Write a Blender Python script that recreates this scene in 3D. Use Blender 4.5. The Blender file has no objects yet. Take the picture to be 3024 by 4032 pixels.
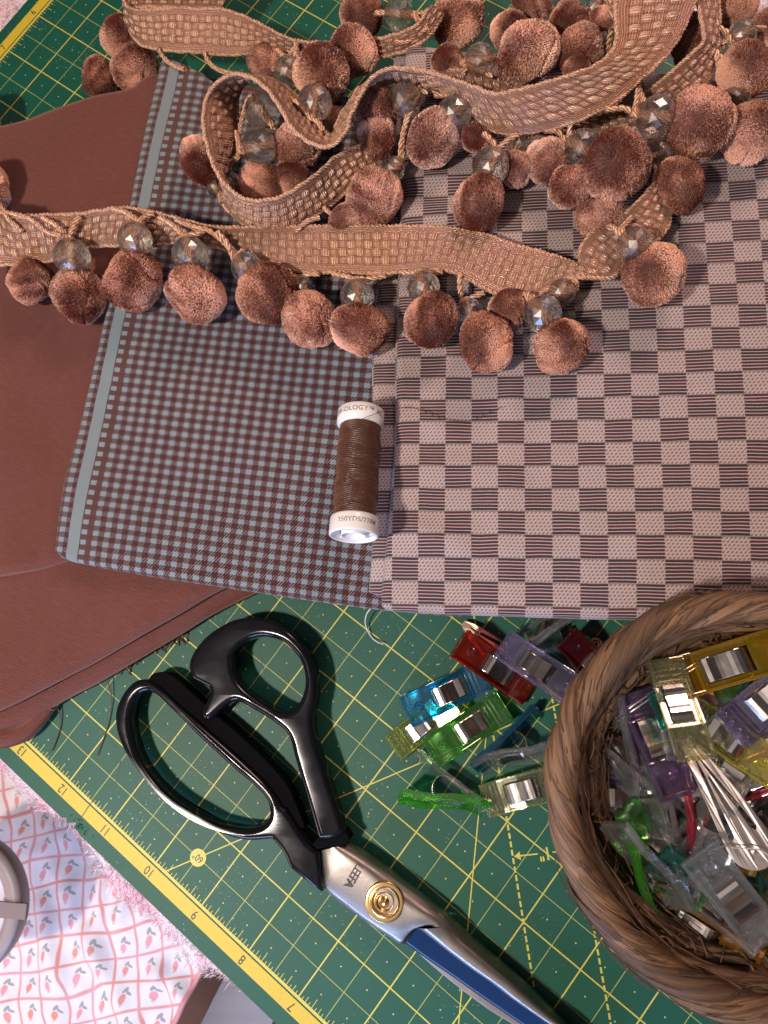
import bpy, bmesh, math, random
import numpy as np
from mathutils import Vector, Matrix, Euler
random.seed(7); RNG = np.random.default_rng(7)
scene = bpy.context.scene
COL = scene.collection
S = 0.01                                  # everything below is in centimetres

# ------------------------------------------------------------------ camera (solved from the inch grid of the mat)
F = 2827.8                                # focal length in photo pixels (3024 x 4032)
CAM = np.array([4.032, -6.046, 30.171])
RC = np.array([[0.99160312, 0.00126721, 0.1293122],
               [0.02399734, 0.98078113, -0.19362979],
               [-0.12707234, 0.19510705, 0.97251522]])
cd = bpy.data.cameras.new('camera'); cam = bpy.data.objects.new('camera', cd); COL.objects.link(cam)
M4 = Matrix([[*RC[0], CAM[0]*S], [*RC[1], CAM[1]*S], [*RC[2], CAM[2]*S], [0, 0, 0, 1]])
cam.matrix_world = M4
cd.sensor_width = 36; cd.sensor_fit = 'AUTO'; cd.lens = F/4032*36
cd.clip_start = 0.01; cd.clip_end = 50
cd.dof.use_dof = True; cd.dof.focus_distance = 0.275; cd.dof.aperture_fstop = 26.0
scene.camera = cam
K = 1.82278                               # notes were taken on a 1659 px wide copy of the photo
def at(px, py, z):
    """world point (cm) seen at note pixel (px, py) at height z"""
    d = RC @ np.array([(px*K-1512)/F, -(py*K-2016)/F, -1.0])
    return CAM + d*((z-CAM[2])/d[2])
CU, CV, TH = 10.48900727, 6.75214704, -0.9459330922598858
def mat_pt(u, v, z=0.0):
    """point on the cutting mat from its own inch grid"""
    p = ((v-CV)*2.54, (u-CU)*2.54); c, s = math.cos(TH), math.sin(TH)
    return np.array([c*p[0]+s*p[1], -s*p[0]+c*p[1], z])

# ------------------------------------------------------------------ world and lights
w = bpy.data.worlds.new('World'); scene.world = w; w.use_nodes = True
bg = w.node_tree.nodes['Background']; bg.inputs[0].default_value = (1.0, 0.82, 0.80, 1); bg.inputs[1].default_value = 0.055
# the room around: mostly dim and warm, with a few made-up bright patches for the shiny things to mirror
_n = w.node_tree.nodes; _l = w.node_tree.links; _t = _n.new('ShaderNodeTexCoord'); _z = _n.new('ShaderNodeTexNoise'); _z.inputs['Scale'].default_value = 2.3; _z.inputs['Detail'].default_value = 1.5
_r = _n.new('ShaderNodeValToRGB'); _l.new(_t.outputs['Generated'], _z.inputs['Vector']); _l.new(_z.outputs[0], _r.inputs[0]); _l.new(_r.outputs[0], bg.inputs[0])
_r.color_ramp.elements[0].position = .50; _r.color_ramp.elements[0].color = (.42, .34, .36, 1); _r.color_ramp.elements[1].position = .68; _r.color_ramp.elements[1].color = (10.0, 8.6, 8.0, 1)
def area(name, loc, target, size, power, col, size_y=None):
    l = bpy.data.lights.new(name, 'AREA'); o = bpy.data.objects.new(name, l); COL.objects.link(o)
    l.energy = power; l.color = col; l.size = size*S
    if size_y: l.shape = 'RECTANGLE'; l.size_y = size_y*S
    o.location = Vector(loc)*S
    o.rotation_euler = (Vector(target)-Vector(loc)).to_track_quat('-Z', 'Y').to_euler()
    return o
area('desk_lamp_light', (-30, -24, 66), (0, 0, 0), 5.0, 6.3, (1.0, 0.87, 0.76))
area('window_light', (-16, -62, 17), (2, -4, 0), 30, 3.4, (0.38, 0.56, 1.0), 18)
area('room_lamp_light', (26, 52, 52), (4, 6, 0), 16, 2.8, (1.0, 0.66, 0.56))
area('ceiling_light', (8, -50, 95), (2, -2, 0), 50, .4, (1.0, 0.94, 0.94))
area('added_floor_fill', (-50, -46, 4), (-26, -22, -30), 22, 1.1, (1.0, .80, .82))  # added fill with no real source, brightens the tulip cloth
vs = scene.view_settings; vs.view_transform = 'Standard'; vs.look = 'None'; vs.exposure = -0.14; vs.gamma = 1.0
scene.cycles.max_bounces = 12; scene.cycles.transparent_max_bounces = 32; scene.cycles.transmission_bounces = 10
scene.cycles.caustics_refractive = False; scene.cycles.caustics_reflective = False

# ------------------------------------------------------------------ object helpers
def tag(o, label=None, cat=None, group=None, kind=None):
    if label: o['label'] = label
    if cat: o['category'] = cat
    if group: o['group'] = group
    if kind: o['kind'] = kind
    return o
def empty(name, loc=(0, 0, 0), **k):
    o = bpy.data.objects.new(name, None); COL.objects.link(o); o.location = Vector(loc)*S; o.empty_display_size = 0.01
    return tag(o, **k)
class G:
    """a bag of vertices and faces with material index and uv per vertex"""
    def __init__(s): s.v = []; s.f = []; s.m = []; s.uv = []; s.n = 0
    def add(s, v, f, m=0, uv=None):
        v = np.asarray(v, float); s.v.append(v)
        s.uv.append(np.zeros((len(v), 2)) if uv is None else np.asarray(uv, float))
        n = s.n
        s.f += [tuple(int(i)+n for i in q) for q in f]; s.m += [m]*len(f) if np.isscalar(m) else list(m)
        s.n += len(v); return s
    def grid(s, P, m=0, uv=None, cu=False, cv=False, flip=False):
        P = np.asarray(P, float); a, b = P.shape[:2]; I = np.arange(a*b).reshape(a, b)
        if cu: I = np.vstack([I, I[:1]])
        if cv: I = np.hstack([I, I[:, :1]])
        q = np.stack([I[:-1, :-1], I[1:, :-1], I[1:, 1:], I[:-1, 1:]], -1).reshape(-1, 4)
        if flip: q = q[:, ::-1]
        return s.add(P.reshape(-1, 3), q.tolist(), m, None if uv is None else np.asarray(uv).reshape(-1, 2))
def obj(name, g, mats, parent=None, smooth=True, local=False, attr=None):
    v = np.vstack(g.v)
    q = parent
    while q is not None and not local: v = v-np.array(q.location)/S; q = q.parent
    me = bpy.data.meshes.new(name)
    me.from_pydata((v*S).tolist(), [], g.f)
    if not isinstance(mats, (list, tuple)): mats = [mats]
    for m in mats: me.materials.append(m)
    me.polygons.foreach_set('material_index', g.m)
    me.polygons.foreach_set('use_smooth', [smooth]*len(g.f))
    uvl = me.uv_layers.new(name='UVMap'); li = np.empty(len(me.loops), int); me.loops.foreach_get('vertex_index', li)
    uvl.data.foreach_set('uv', np.vstack(g.uv)[li].ravel())
    if attr is not None:
        a = me.attributes.new('shade', 'FLOAT', 'POINT'); a.data.foreach_set('value', np.asarray(attr, float))
    me.update()
    o = bpy.data.objects.new(name, me); COL.objects.link(o)
    if parent is not None: o.parent = parent
    return o
def spline(P, n, closed=False):
    """Catmull-Rom through the rows of P, n samples evenly spaced by length"""
    P = np.asarray(P, float)
    if closed: Q = np.vstack([P[-1:], P, P[:2]])
    else: Q = np.vstack([2*P[:1]-P[1:2], P, 2*P[-1:]-P[-2:-1]])
    out = []
    for i in range(1, len(Q)-2):
        t = np.linspace(0, 1, 17)[:-1, None]; a, b, c, d = Q[i-1], Q[i], Q[i+1], Q[i+2]
        out.append(.5*((2*b)+(-a+c)*t+(2*a-5*b+4*c-d)*t**2+(-a+3*b-3*c+d)*t**3))
    C = np.vstack(out+[Q[-2:-1]])
    L = np.r_[0, np.cumsum(np.linalg.norm(np.diff(C[:, :3], axis=0), axis=1)+1e-9)]
    s = np.linspace(0, L[-1], n+1)[:-1] if closed else np.linspace(0, L[-1], n)
    return np.stack([np.interp(s, L, C[:, k]) for k in range(C.shape[1])], 1)
def length(P): return float(np.sum(np.linalg.norm(np.diff(np.asarray(P)[:, :3], axis=0), axis=1)))
def frames(P):
    T = np.gradient(P, axis=0); T /= np.linalg.norm(T, axis=1)[:, None]+1e-12
    N = np.zeros_like(T); n = np.cross(T[0], [0.3, 0.2, 1.0]); n /= np.linalg.norm(n)+1e-12
    for i in range(len(T)):
        n = n-T[i]*np.dot(n, T[i]); n /= np.linalg.norm(n)+1e-12; N[i] = n
    return T, N, np.cross(T, N)
def tube(g, P, r, k=8, m=0, caps=True):
    P = np.asarray(P, float); T, N, B = frames(P); r = np.broadcast_to(r, (len(P),))
    a = np.linspace(0, 2*np.pi, k, endpoint=False)
    V = P[:, None]+r[:, None, None]*(np.cos(a)[None, :, None]*N[:, None]+np.sin(a)[None, :, None]*B[:, None])
    L = np.r_[0, np.cumsum(np.linalg.norm(np.diff(P, axis=0), axis=1))]
    uv = np.stack(np.broadcast_arrays(L[:, None], a[None]*r.mean()), -1)
    base = g.n; g.grid(V, m, uv, cv=True)
    if caps: g.f += [tuple(range(base+k-1, base-1, -1)), tuple(range(base+(len(P)-1)*k, base+len(P)*k))]; g.m += [m, m]
def rope(g, P, r=.085, pitch=.42, ply=2, m=0, k=12, step=.035):
    """twisted cord: a lobed section that turns as it runs along P"""
    n = max(6, int(length(P)/step)); P = spline(P, n); T, N, B = frames(P)
    L = np.r_[0, np.cumsum(np.linalg.norm(np.diff(P, axis=0), axis=1))]
    a = np.linspace(0, 2*np.pi, k, endpoint=False)
    R = r*(.62+.46*np.abs(np.cos(ply*(a)/2))[None]**1.1)+0*L[:, None]
    ang = a[None]+(2*np.pi*L/pitch)[:, None]
    V = P[:, None]+R[..., None]*(np.cos(ang)[..., None]*N[:, None]+np.sin(ang)[..., None]*B[:, None])
    base = g.n; g.grid(V, m, np.stack(np.broadcast_arrays(L[:, None], a[None]), -1), cv=True)
    g.f += [tuple(range(base+k-1, base-1, -1)), tuple(range(base+(n-1)*k, base+n*k))]; g.m += [m, m]
def lathe(g, prof, O, X, n=48, m=0):
    """profile of (radius, height) turned about axis X through O"""
    O = np.asarray(O, float); X = np.asarray(X, float)/np.linalg.norm(X)
    Y = np.cross(X, [0.1, 0.9, 0.35]); Y /= np.linalg.norm(Y); Z = np.cross(X, Y)
    a = np.linspace(0, 2*np.pi, n, endpoint=False); pr = np.asarray(prof, float)
    V = O+pr[:, None, 1:2]*X+pr[:, None, 0:1]*(np.cos(a)[None, :, None]*Y+np.sin(a)[None, :, None]*Z)
    g.grid(V, m, None, cv=True)
def vnoise(P, seed=0, scale=1.0):
    """cheap smooth pseudo-noise in about -1..1"""
    r = np.random.default_rng(seed); P = np.asarray(P, float); o = 0
    for i in range(6):
        d = r.normal(size=P.shape[-1]); d /= np.linalg.norm(d); o = o+np.sin((P@d)*scale*(1+.35*i)+r.uniform(0, 6.3))
    return o/3.2

# ------------------------------------------------------------------ material helpers
class X:
    """node arithmetic written as Python expressions"""
    nt = None
    def __init__(s, k): s.k = k
    @staticmethod
    def op(o, *a):
        n = X.nt.nodes.new('ShaderNodeMath'); n.operation = o
        for i, v in enumerate(a):
            if isinstance(v, X): X.nt.links.new(v.k, n.inputs[i])
            else: n.inputs[i].default_value = v
        return X(n.outputs[0])
    def __add__(s, b): return X.op('ADD', s, b)
    __radd__ = __add__
    def __sub__(s, b): return X.op('SUBTRACT', s, b)
    def __rsub__(s, b): return X.op('SUBTRACT', b, s)
    def __mul__(s, b): return X.op('MULTIPLY', s, b)
    __rmul__ = __mul__
    def __truediv__(s, b): return X.op('DIVIDE', s, b)
    def fr(s): return X.op('FRACT', s)
    def fl(s): return X.op('FLOOR', s)
    def sin(s): return X.op('SINE', s)
    def ab(s): return X.op('ABSOLUTE', s)
    def lt(s, b): return X.op('LESS_THAN', s, b)
    def gt(s, b): return X.op('GREATER_THAN', s, b)
    def mx(s, b): return X.op('MAXIMUM', s, b)
    def mn(s, b): return X.op('MINIMUM', s, b)
    def mod(s, b): return X.op('FLOORED_MODULO', s, b)
    def sm(s, a, b): # smooth step
        n = X.nt.nodes.new('ShaderNodeMapRange'); n.interpolation_type = 'SMOOTHSTEP'; X.nt.links.new(s.k, n.inputs[0])
        n.inputs[1].default_value = a; n.inputs[2].default_value = b; return X(n.outputs[0])
def mixc(f, a, b):
    n = X.nt.nodes.new('ShaderNodeMix'); n.data_type = 'RGBA'
    if isinstance(f, X): X.nt.links.new(f.k, n.inputs[0])
    else: n.inputs[0].default_value = f
    for i, c in ((6, a), (7, b)):
        if isinstance(c, X): X.nt.links.new(c.k, n.inputs[i])
        else: n.inputs[i].default_value = (*c, 1)
    return X(n.outputs[2])
def coord(kind='UV', scale=1.0):
    n = X.nt.nodes.new('ShaderNodeTexCoord'); m = X.nt.nodes.new('ShaderNodeMapping')
    X.nt.links.new(n.outputs[kind], m.inputs[0]); m.inputs['Scale'].default_value = (scale,)*3 if np.isscalar(scale) else scale
    return X(m.outputs[0])
def xyz(v):
    n = X.nt.nodes.new('ShaderNodeSeparateXYZ'); X.nt.links.new(v.k, n.inputs[0]); return [X(o) for o in n.outputs]
def noise(v, sc, det=2, rough=.5, dist=0):
    n = X.nt.nodes.new('ShaderNodeTexNoise'); X.nt.links.new(v.k, n.inputs['Vector']); n.inputs['Scale'].default_value = sc
    n.inputs['Detail'].default_value = det; n.inputs['Roughness'].default_value = rough; n.inputs['Distortion'].default_value = dist
    return X(n.outputs[0])
def attrib(name):
    n = X.nt.nodes.new('ShaderNodeAttribute'); n.attribute_name = name; return X(n.outputs['Fac'])
def objrand():
    n = X.nt.nodes.new('ShaderNodeObjectInfo'); return X(n.outputs['Random'])
def begin(name):
    m = bpy.data.materials.new(name); m.use_nodes = True; X.nt = m.node_tree
    return m, X.nt.nodes['Principled BSDF']
def setv(p, **k):
    for a, v in k.items():
        s = p.inputs[a.replace('_', ' ')]
        if isinstance(v, X): X.nt.links.new(v.k, s)
        elif isinstance(v, tuple) and len(v) == 3 and s.type == 'RGBA': s.default_value = (*v, 1)
        else: s.default_value = v
def bump(p, h, dist, strength=1.0):
    n = X.nt.nodes.new('ShaderNodeBump'); X.nt.links.new(h.k, n.inputs['Height']); n.inputs['Distance'].default_value = dist*S
    n.inputs['Strength'].default_value = strength; X.nt.links.new(n.outputs[0], p.inputs['Normal']); return X(n.outputs[0])
def plain(name, col, rough=.5, **k):
    m, p = begin(name); setv(p, Base_Color=col, Roughness=rough, **k); return m
# ------------------------------------------------------------------ materials
def mat_green():
    m, p = begin('mat_green'); c = coord('Object', 100)
    n = noise(c, .35, 3); fine = noise(c, 26, 2); f2 = noise(c, 9, 4, .7)
    speck = noise(c, 9, 1).sm(.70, .73)*noise(c, .32, 2).sm(.44, .62)
    a = mixc(n, (.0035, .074, .046), (.0065, .090, .058))
    a = mixc(speck*.75, a, (.40, .48, .42)); a = mixc(f2.sm(.5, .8)*.12, a, (.05, .14, .11))
    setv(p, Base_Color=a, Roughness=.46+.14*f2, Specular_IOR_Level=.36)
    bump(p, fine, .006, .5); return m
def ink(name, col, dk):
    m, p = begin(name); c = coord('Object', 100)
    n = noise(c, 22, 2); w_ = noise(c, 1.3, 4, .7)
    a = mixc(n.sm(.35, .75)*.45, col, dk); a = mixc(w_.sm(.56, .75)*.35, a, dk)
    setv(p, Base_Color=a, Roughness=.5); bump(p, n, .004, .5); return m
GREEN = mat_green(); YEL = ink('yellow_print', (.62, .46, .035), (.44, .31, .025)); LIN = ink('line_print', (.62, .55, .10), (.34, .36, .07))
THIN = ink('thin_line_print', (.42, .44, .11), (.20, .27, .07)); DOT = plain('dot_print', (.50, .52, .30), .5)
DINK = plain('dark_print', (.012, .045, .03), .5)

def rust_cloth():
    m, p = begin('rust_twill'); u, v, _ = xyz(coord('UV'))
    uv = coord('UV'); tw = ((u*.55+v*1.0)*11.0+noise(uv, 3, 2)*.8).fr()
    line = (tw-.5).ab()*2.0; slub = noise(coord('UV', (1.2, 9, 1)), 1.6, 4, .65); big = noise(uv, .22, 3)
    fz = noise(uv, 30, 2, .7)
    a = mixc(line.sm(.15, .8), (.182, .066, .049), (.052, .018, .015)); a = mixc(slub.sm(.35, .8)*.40, a, (.24, .095, .075))
    a = mixc(fz.sm(.5, .8)*.35, a, (.30, .13, .11)); a = mixc(big*.15, a, (.13, .040, .034))
    setv(p, Base_Color=a, Roughness=.85, Sheen_Weight=.35, Sheen_Roughness=.5, Sheen_Tint=(.9, .55, .5), Specular_IOR_Level=.08)
    bump(p, line*-1.0+slub*.8+fz*.7, .018, .8); return m
def gingham():
    m, p = begin('gingham'); uv = coord('UV'); wob = noise(uv, 2.2, 2)*.05
    u, v, _ = xyz(uv); x = (u-.28)/.49+wob; y = v/.415+wob*.8
    a_, b_ = x.fr(), y.fr(); e = noise(uv, 24, 1)*.10
    A = (a_+e).sm(.52, .57); B = (b_+e).sm(.50, .55)            # 0 = pale yarn, 1 = brown yarn
    hatch = ((u*1.35-v*1.0)*6.5+noise(uv, 8, 1)*.25).fr().sm(.42, .58)
    plainw = 0.5+0.5*((u*190).sin()*(v*190).sin())
    blue = mixc(plainw*.4, (.235, .285, .335), (.15, .185, .215)); brn = mixc(plainw*.6, (.075, .020, .018), (.040, .012, .012))
    both = A*B; none = (1-A)*(1-B)
    mid = mixc(hatch, (.20, .155, .155), (.032, .011, .012))
    c = mixc(both, mixc(none, mid, blue), brn)
    band = u.gt(.70)*u.lt(1.20); rib = 0.5+0.5*((v*62).sin()*(u*62).sin())
    bandc = mixc(rib, (.14, .175, .195), (.27, .32, .34)); c = mixc(band, c, bandc)
    edge = u.gt(1.20)*u.lt(1.5)*B
    c = mixc((u.gt(1.2)*u.lt(1.78))*(1-none)*.85, c, mixc(hatch*.4, (.075, .022, .018), (.17, .10, .09)))
    setv(p, Base_Color=c, Roughness=.8, Sheen_Weight=.15, Specular_IOR_Level=.25)
    bump(p, plainw+hatch*.3+noise(uv, 1.2, 3)*3.0+band*(rib*1.5+4.0), .02, .6); return m
def check_weave():
    m, p = begin('check_weave'); uv = coord('UV'); n1 = noise(uv, .7, 2)
    u, v, _ = xyz(uv); x = u/1.0; y = v/.88+n1*.10
    par = ((x.fl()+y.fl()).mod(2.0)).gt(.5); row = y.fr()
    k = y*7.0; s = k.fr(); rid = noise(coord('UV', (0, 3.2, 1)), 1.0, 1)
    wide = .20+rid*.22
    pale = mixc(noise(uv, 1.1, 2), (.46, .352, .333), (.37, .280, .272)); dk = mixc(rid.sm(.45, .62), (.016, .010, .016), (.060, .010, .018))
    tex = ((u*14.0-v*17.0)).fr().sm(.25, .45)
    dcol = mixc(tex*.22, dk, (.16, .10, .10))
    beads = (u*16.0).fr().sm(.05, .3)
    dark = mixc(s.lt(wide)*(.45+beads*.55), dcol, pale)
    dash = ((u*6.5-v*5.5)).fr().lt(.44)*(s.gt(.30)*s.lt(.86))
    light = mixc(dash*.82, mixc(s.lt(.16)*.35, pale, (.40, .30, .29)), (.060, .045, .045))
    seam = (row-.5).ab().gt(.468)
    c = mixc(par, light, dark); c = mixc(seam*((u*20.0).fr().gt(.45))*.8, c, (.05, .028, .032))
    setv(p, Base_Color=c, Roughness=.72, Sheen_Weight=.2, Specular_IOR_Level=.25)
    bump(p, s.lt(wide)*1.0+noise(uv, 30, 1)*.8, .015, .6); return m
RUST, GING, CHK = rust_cloth(), gingham(), check_weave()

# ------------------------------------------------------------------ the cutting mat
mt = empty('cutting_mat', mat_pt(11.5, 8.5), label='green self-healing cutting mat with yellow inch grid and ruler border', cat='cutting mat')
def base_mat():
    g = G(); e = .515; r = .14; n = 5; pts = []
    cs = [(23+e, -e), (23+e, 17+e), (-e, 17+e), (-e, -e)]
    # outline walks the lower left edge with the worn nick near the cut line
    out = [mat_pt(u, v) for u, v in cs]
    nick = [(11.72, -e), (11.66, -e+.05), (11.60, -e-.01), (11.53, -e+.06), (11.47, -e+.10), (11.44, -e+.0), (11.38, -e+.03), (11.30, -e)]
    loop = [mat_pt(u, v) for u, v in reversed(nick)]
    ring = out+loop; n = len(ring); top = np.array(ring); bot = top-[0, 0, .3]
    g.add(np.vstack([top, bot]), [tuple(range(n-1, -1, -1)), tuple(range(n, 2*n))]+[(i, (i+1) % n, n+(i+1) % n, n+i) for i in range(n)], 0)
    return g
g = base_mat()
def quad(g, a, b, wd, m, z=.006):
    """printed line from grid point a to b (inches)"""
    a, b = np.array(a, float), np.array(b, float); d = b-a; d /= np.linalg.norm(d); q = np.array([-d[1], d[0]])*wd/2
    g.add([mat_pt(*p, z) for p in (a-q, b-q, b+q, a+q)], [(0, 3, 2, 1)], m)
for i in range(0, 24): quad(g, (i, 0), (i, 17), .021, 2, .009)
for j in range(0, 18): quad(g, (0, j), (23, j), .021, 2, .0092)
for i in range(0, 23): quad(g, (i+.5, 0), (i+.5, 17), .011, 3, .006)
for j in range(0, 17): quad(g, (0, j+.5), (23, j+.5), .011, 3, .0062)
# ruler band on the lower left edge and on the far left end
quad(g, (-.05, -.0175), (23.05, -.0175), .036, 2, .011); quad(g, (-.275, -.168), (23.275, -.168), .214, 1, .010)
quad(g, (23.0175, -.03), (23.0175, 17), .036, 2, .0112); quad(g, (23.168, -.06), (23.168, 17.275), .214, 1, .0102)
for k in range(23*16):
    if k % 8: q = k/16; quad(g, (q, 0), (q, .16 if k % 4 == 0 else .10 if k % 2 == 0 else .06), .010, 2, .008)
for k in range(17*16):
    if k % 8: q = k/16; h = .16 if k % 4 == 0 else .10 if k % 2 == 0 else .06; quad(g, (23, q), (23-h, q), .010, 2, .0082)
for i in range(46):
    for j in range(34):
        c = mat_pt(i/2+.25, j/2+.25, .006); a = np.linspace(0, 2*np.pi, 7)[:-1]
        g.add(c+np.stack([.032*np.cos(a), .032*np.sin(a), 0*a], 1), [tuple(range(6))], 4)
def dashed(a, b, wd=.03, on=.085, off=.035):
    a, b = np.array(a, float), np.array(b, float); L = np.linalg.norm(b-a); d = (b-a)/L; t = 0
    while t < L: quad(g, a+d*t, a+d*min(L, t+on), wd, 2, .0125); t += on+off
dashed((8.6, 6.6), (4.28, 2.28)); dashed((6.6, 6.014), (1.2, .614)); dashed((11, 10.414), (8.7, 8.114))
s2 = math.sqrt(.5)
def along(t, o=0): return (5.645-s2*t+s2*o, 3.645+s2*t+s2*o)
quad(g, along(.10), along(.375), .022, 2, .0128); quad(g, along(.60), along(.95), .022, 2, .0128)
g.add([mat_pt(*along(.015), .013), mat_pt(*along(.115, .062), .013), mat_pt(*along(.115, -.062), .013)], [(0, 1, 2)], 2)
# sixty degree guide with its round badge
d60 = np.array([-.5, .866]); c60 = np.array([9.5, .5])
quad(g, c60-d60*.577, c60+d60*9, .018, 2, .0126)
quad(g, (4.2, 0), (4.2+6.2*.5, 6.2*.866), .018, 2, .0127)
a = np.linspace(0, 2*np.pi, 41)[:-1]
g.add([mat_pt(9.5+.135*math.cos(t), .5+.135*math.sin(t), .014) for t in a], [tuple(range(39, -1, -1))], 2)
# the old cut that runs in from the nick
cut = [(11.45, -.47), (11.46, -.2), (11.47, 0), (11.40, .25), (11.33, .45), (11.42, .62), (11.52, .85), (11.45, 1.1), (11.2, 1.5), (10.6, 2.05), (10.2, 2.4), (10.3, 3.2), (10.8, 3.7), (11.1, 4.3), (10.9, 5.2)]
cp = spline(np.array(cut), 90)
for i in range(89): quad(g, cp[i], cp[i+1], .010 if i > 22 else .016, 5, .0155)
for i in range(34):
    u, v = 11.38+RNG.normal(0, .10), -.40+RNG.normal(0, .045); h = RNG.uniform(.02, .07)
    c = mat_pt(u, v, 0); dd = RNG.normal(size=(4, 3))*[.05, .05, .0]; dd[3] = [0, 0, h]
    g.add(c+dd, [(0, 1, 3), (1, 2, 3), (2, 0, 3)], 0)
obj('mat_sheet', g, [GREEN, YEL, LIN, THIN, DOT, DINK], mt, smooth=False)
def text_mesh(s, size, bold=0.0, spacing=1.0):
    c = bpy.data.curves.new('t', 'FONT'); c.body = s; c.size = size; c.align_x = 'CENTER'; c.align_y = 'CENTER'
    c.offset = bold; c.resolution_u = 6; c.space_character = spacing
    o = bpy.data.objects.new('t', c); COL.objects.link(o); bpy.context.view_layer.update()
    me = bpy.data.meshes.new_from_object(o.evaluated_get(bpy.context.evaluated_depsgraph_get()))
    v = np.array([x.co[:] for x in me.vertices]); f = [tuple(q.vertices) for q in me.polygons]
    bpy.data.objects.remove(o); bpy.data.curves.remove(c); bpy.data.meshes.remove(me)
    return v, f
def mat_text(s, u, v, size, dx, z=.016, m=DINK, name='numeral', bold=.002, slim=.82):
    """text printed on the mat; dx = reading direction in (u, v)"""
    P, f = text_mesh(s, size, bold); dx = np.array(dx, float); dx /= np.linalg.norm(dx)
    up = np.array([-dx[1], dx[0]])        # (u,v) is left-handed seen from above, so turn the other way below
    o = mat_pt(0, 0); ax = mat_pt(*dx)-o; ax /= np.linalg.norm(ax); ay = np.cross([0, 0, 1], ax)
    c = mat_pt(u, v, z); V = c+P[:, 0:1]*slim*ax+P[:, 1:2]*ay
    gg = G(); gg.add(V, f); obj(name, gg, m, mt, smooth=False)
for i in range(1, 23): mat_text(str(i), i, -.172, .52, (1, 0))
for j in range(8, 15): mat_text(str(17-j), 23.17, j, .50, (0, 1))
mat_text('60°', 9.5, .5, .40, (1, 0), .018); mat_text('1"', *along(.485), .66, (s2, -s2), .014, LIN, bold=.012)

# ------------------------------------------------------------------ fluffy blanket that the mat lies on
def towel_mat():
    m, p = begin('plush_pile'); c = coord('Object', 100); n = noise(c, .5, 3); f = attrib('shade')
    a = mixc(n.sm(.42, .66), (.80, .72, .76), (.80, .40, .48)); a = mixc(f*.6, a, (.88, .84, .88))
    setv(p, Base_Color=a, Roughness=.75, Sheen_Weight=.5, Subsurface_Weight=0.0); return m
TOW = towel_mat()
E0 = at(-40, 1655, -.5); E1 = at(640, 2262, -.5); ed = (E1-E0)/np.linalg.norm(E1-E0); en = np.array([-ed[1], ed[0], 0])   # en points inward (up-right)
if en[0] < 0: en = -en
g = G(); sh = []
ts = np.linspace(-30, length([E0, E1])+30, 160); prof = [(62, 0), (30, 0), (8, 0), (3, 0), (1.2, -.05), (.5, -.2), (.1, -.5), (0, -.9), (.15, -1.4), (.9, -1.7), (60, -1.7)]
P = np.array([[E0+ed*t+en*(a_+.35*math.sin(t*.45)+.2*math.sin(t*1.3+1)+.1*math.sin(t*2.9))+[0, 0, b_+.1] for a_, b_ in prof] for t in ts])
P[:, :4, 2] -= .02; g.grid(P, 0, flip=True); sh += [.2]*(len(ts)*len(prof))
def fibre(base, d, L, wd, s):
    side = np.cross(d, RNG.normal(size=3)); side /= np.linalg.norm(side)+1e-9; mid = base+d*L*.55+RNG.normal(0, .05, 3); tip = base+d*L+RNG.normal(0, .10, 3)+[0, 0, -.06]
    g.add([base-side*wd, base+side*wd, mid+side*wd*.7, mid-side*wd*.7, tip], [(0, 1, 2, 3), (3, 2, 4)]); sh.extend([s*.5, s*.5, s, s, 1])
Lx = length([E0, E1])
for i in range(15000):
    t = RNG.uniform(-2, Lx); a_ = abs(RNG.normal(0, 1.1)); b0 = E0+ed*t+en*(a_+.35*math.sin(t*.45)+.2*math.sin(t*1.3+1))+[0, 0, 0 if a_ > .6 else -RNG.uniform(0, 1.0)]
    d = -en*RNG.uniform(.1, 1.0)+ed*(RNG.normal(0, .45)+.5*math.sin(t*1.7))+np.array([0, 0, RNG.uniform(.05, .9)]); d /= np.linalg.norm(d)
    fibre(b0, d, RNG.uniform(.14, .36), RNG.uniform(.008, .018), RNG.uniform(0, 1))
for c0, rx, n in ((at(10, 15, -.4), 3.2, 4500), (at(1615, 15, -.4), 3.2, 4500)):
    for i in range(n):
        b0 = c0+np.array([RNG.uniform(-rx, rx), RNG.uniform(-rx, rx), 0]); d = np.array([RNG.normal(0, .5), RNG.normal(-.3, .5), 1]); d /= np.linalg.norm(d)
        fibre(b0, d, RNG.uniform(.15, .3), RNG.uniform(.015, .03), RNG.uniform(0, 1))
tag(obj('plush_blanket', g, TOW, attr=sh), 'fluffy pink and white plush blanket showing around the edges of the cutting mat', 'blanket')

# ------------------------------------------------------------------ what lies far below the table edge
g = G(); g.add([at(-400, 1500, -48), at(-400, 2700, -48), at(1500, 2700, -48), at(1500, 1500, -48)], [(0, 1, 2, 3)])
m, p = begin('floor_wood'); c = coord('Object', 100); u, v, _ = xyz(c); n = noise(coord('Object', (30, 6, 30)), 1.0, 4, .6)
setv(p, Base_Color=mixc(n, (.20, .075, .03), (.34, .15, .07)), Roughness=.45)
tag(obj('floor', g, m), kind='structure')
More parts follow.
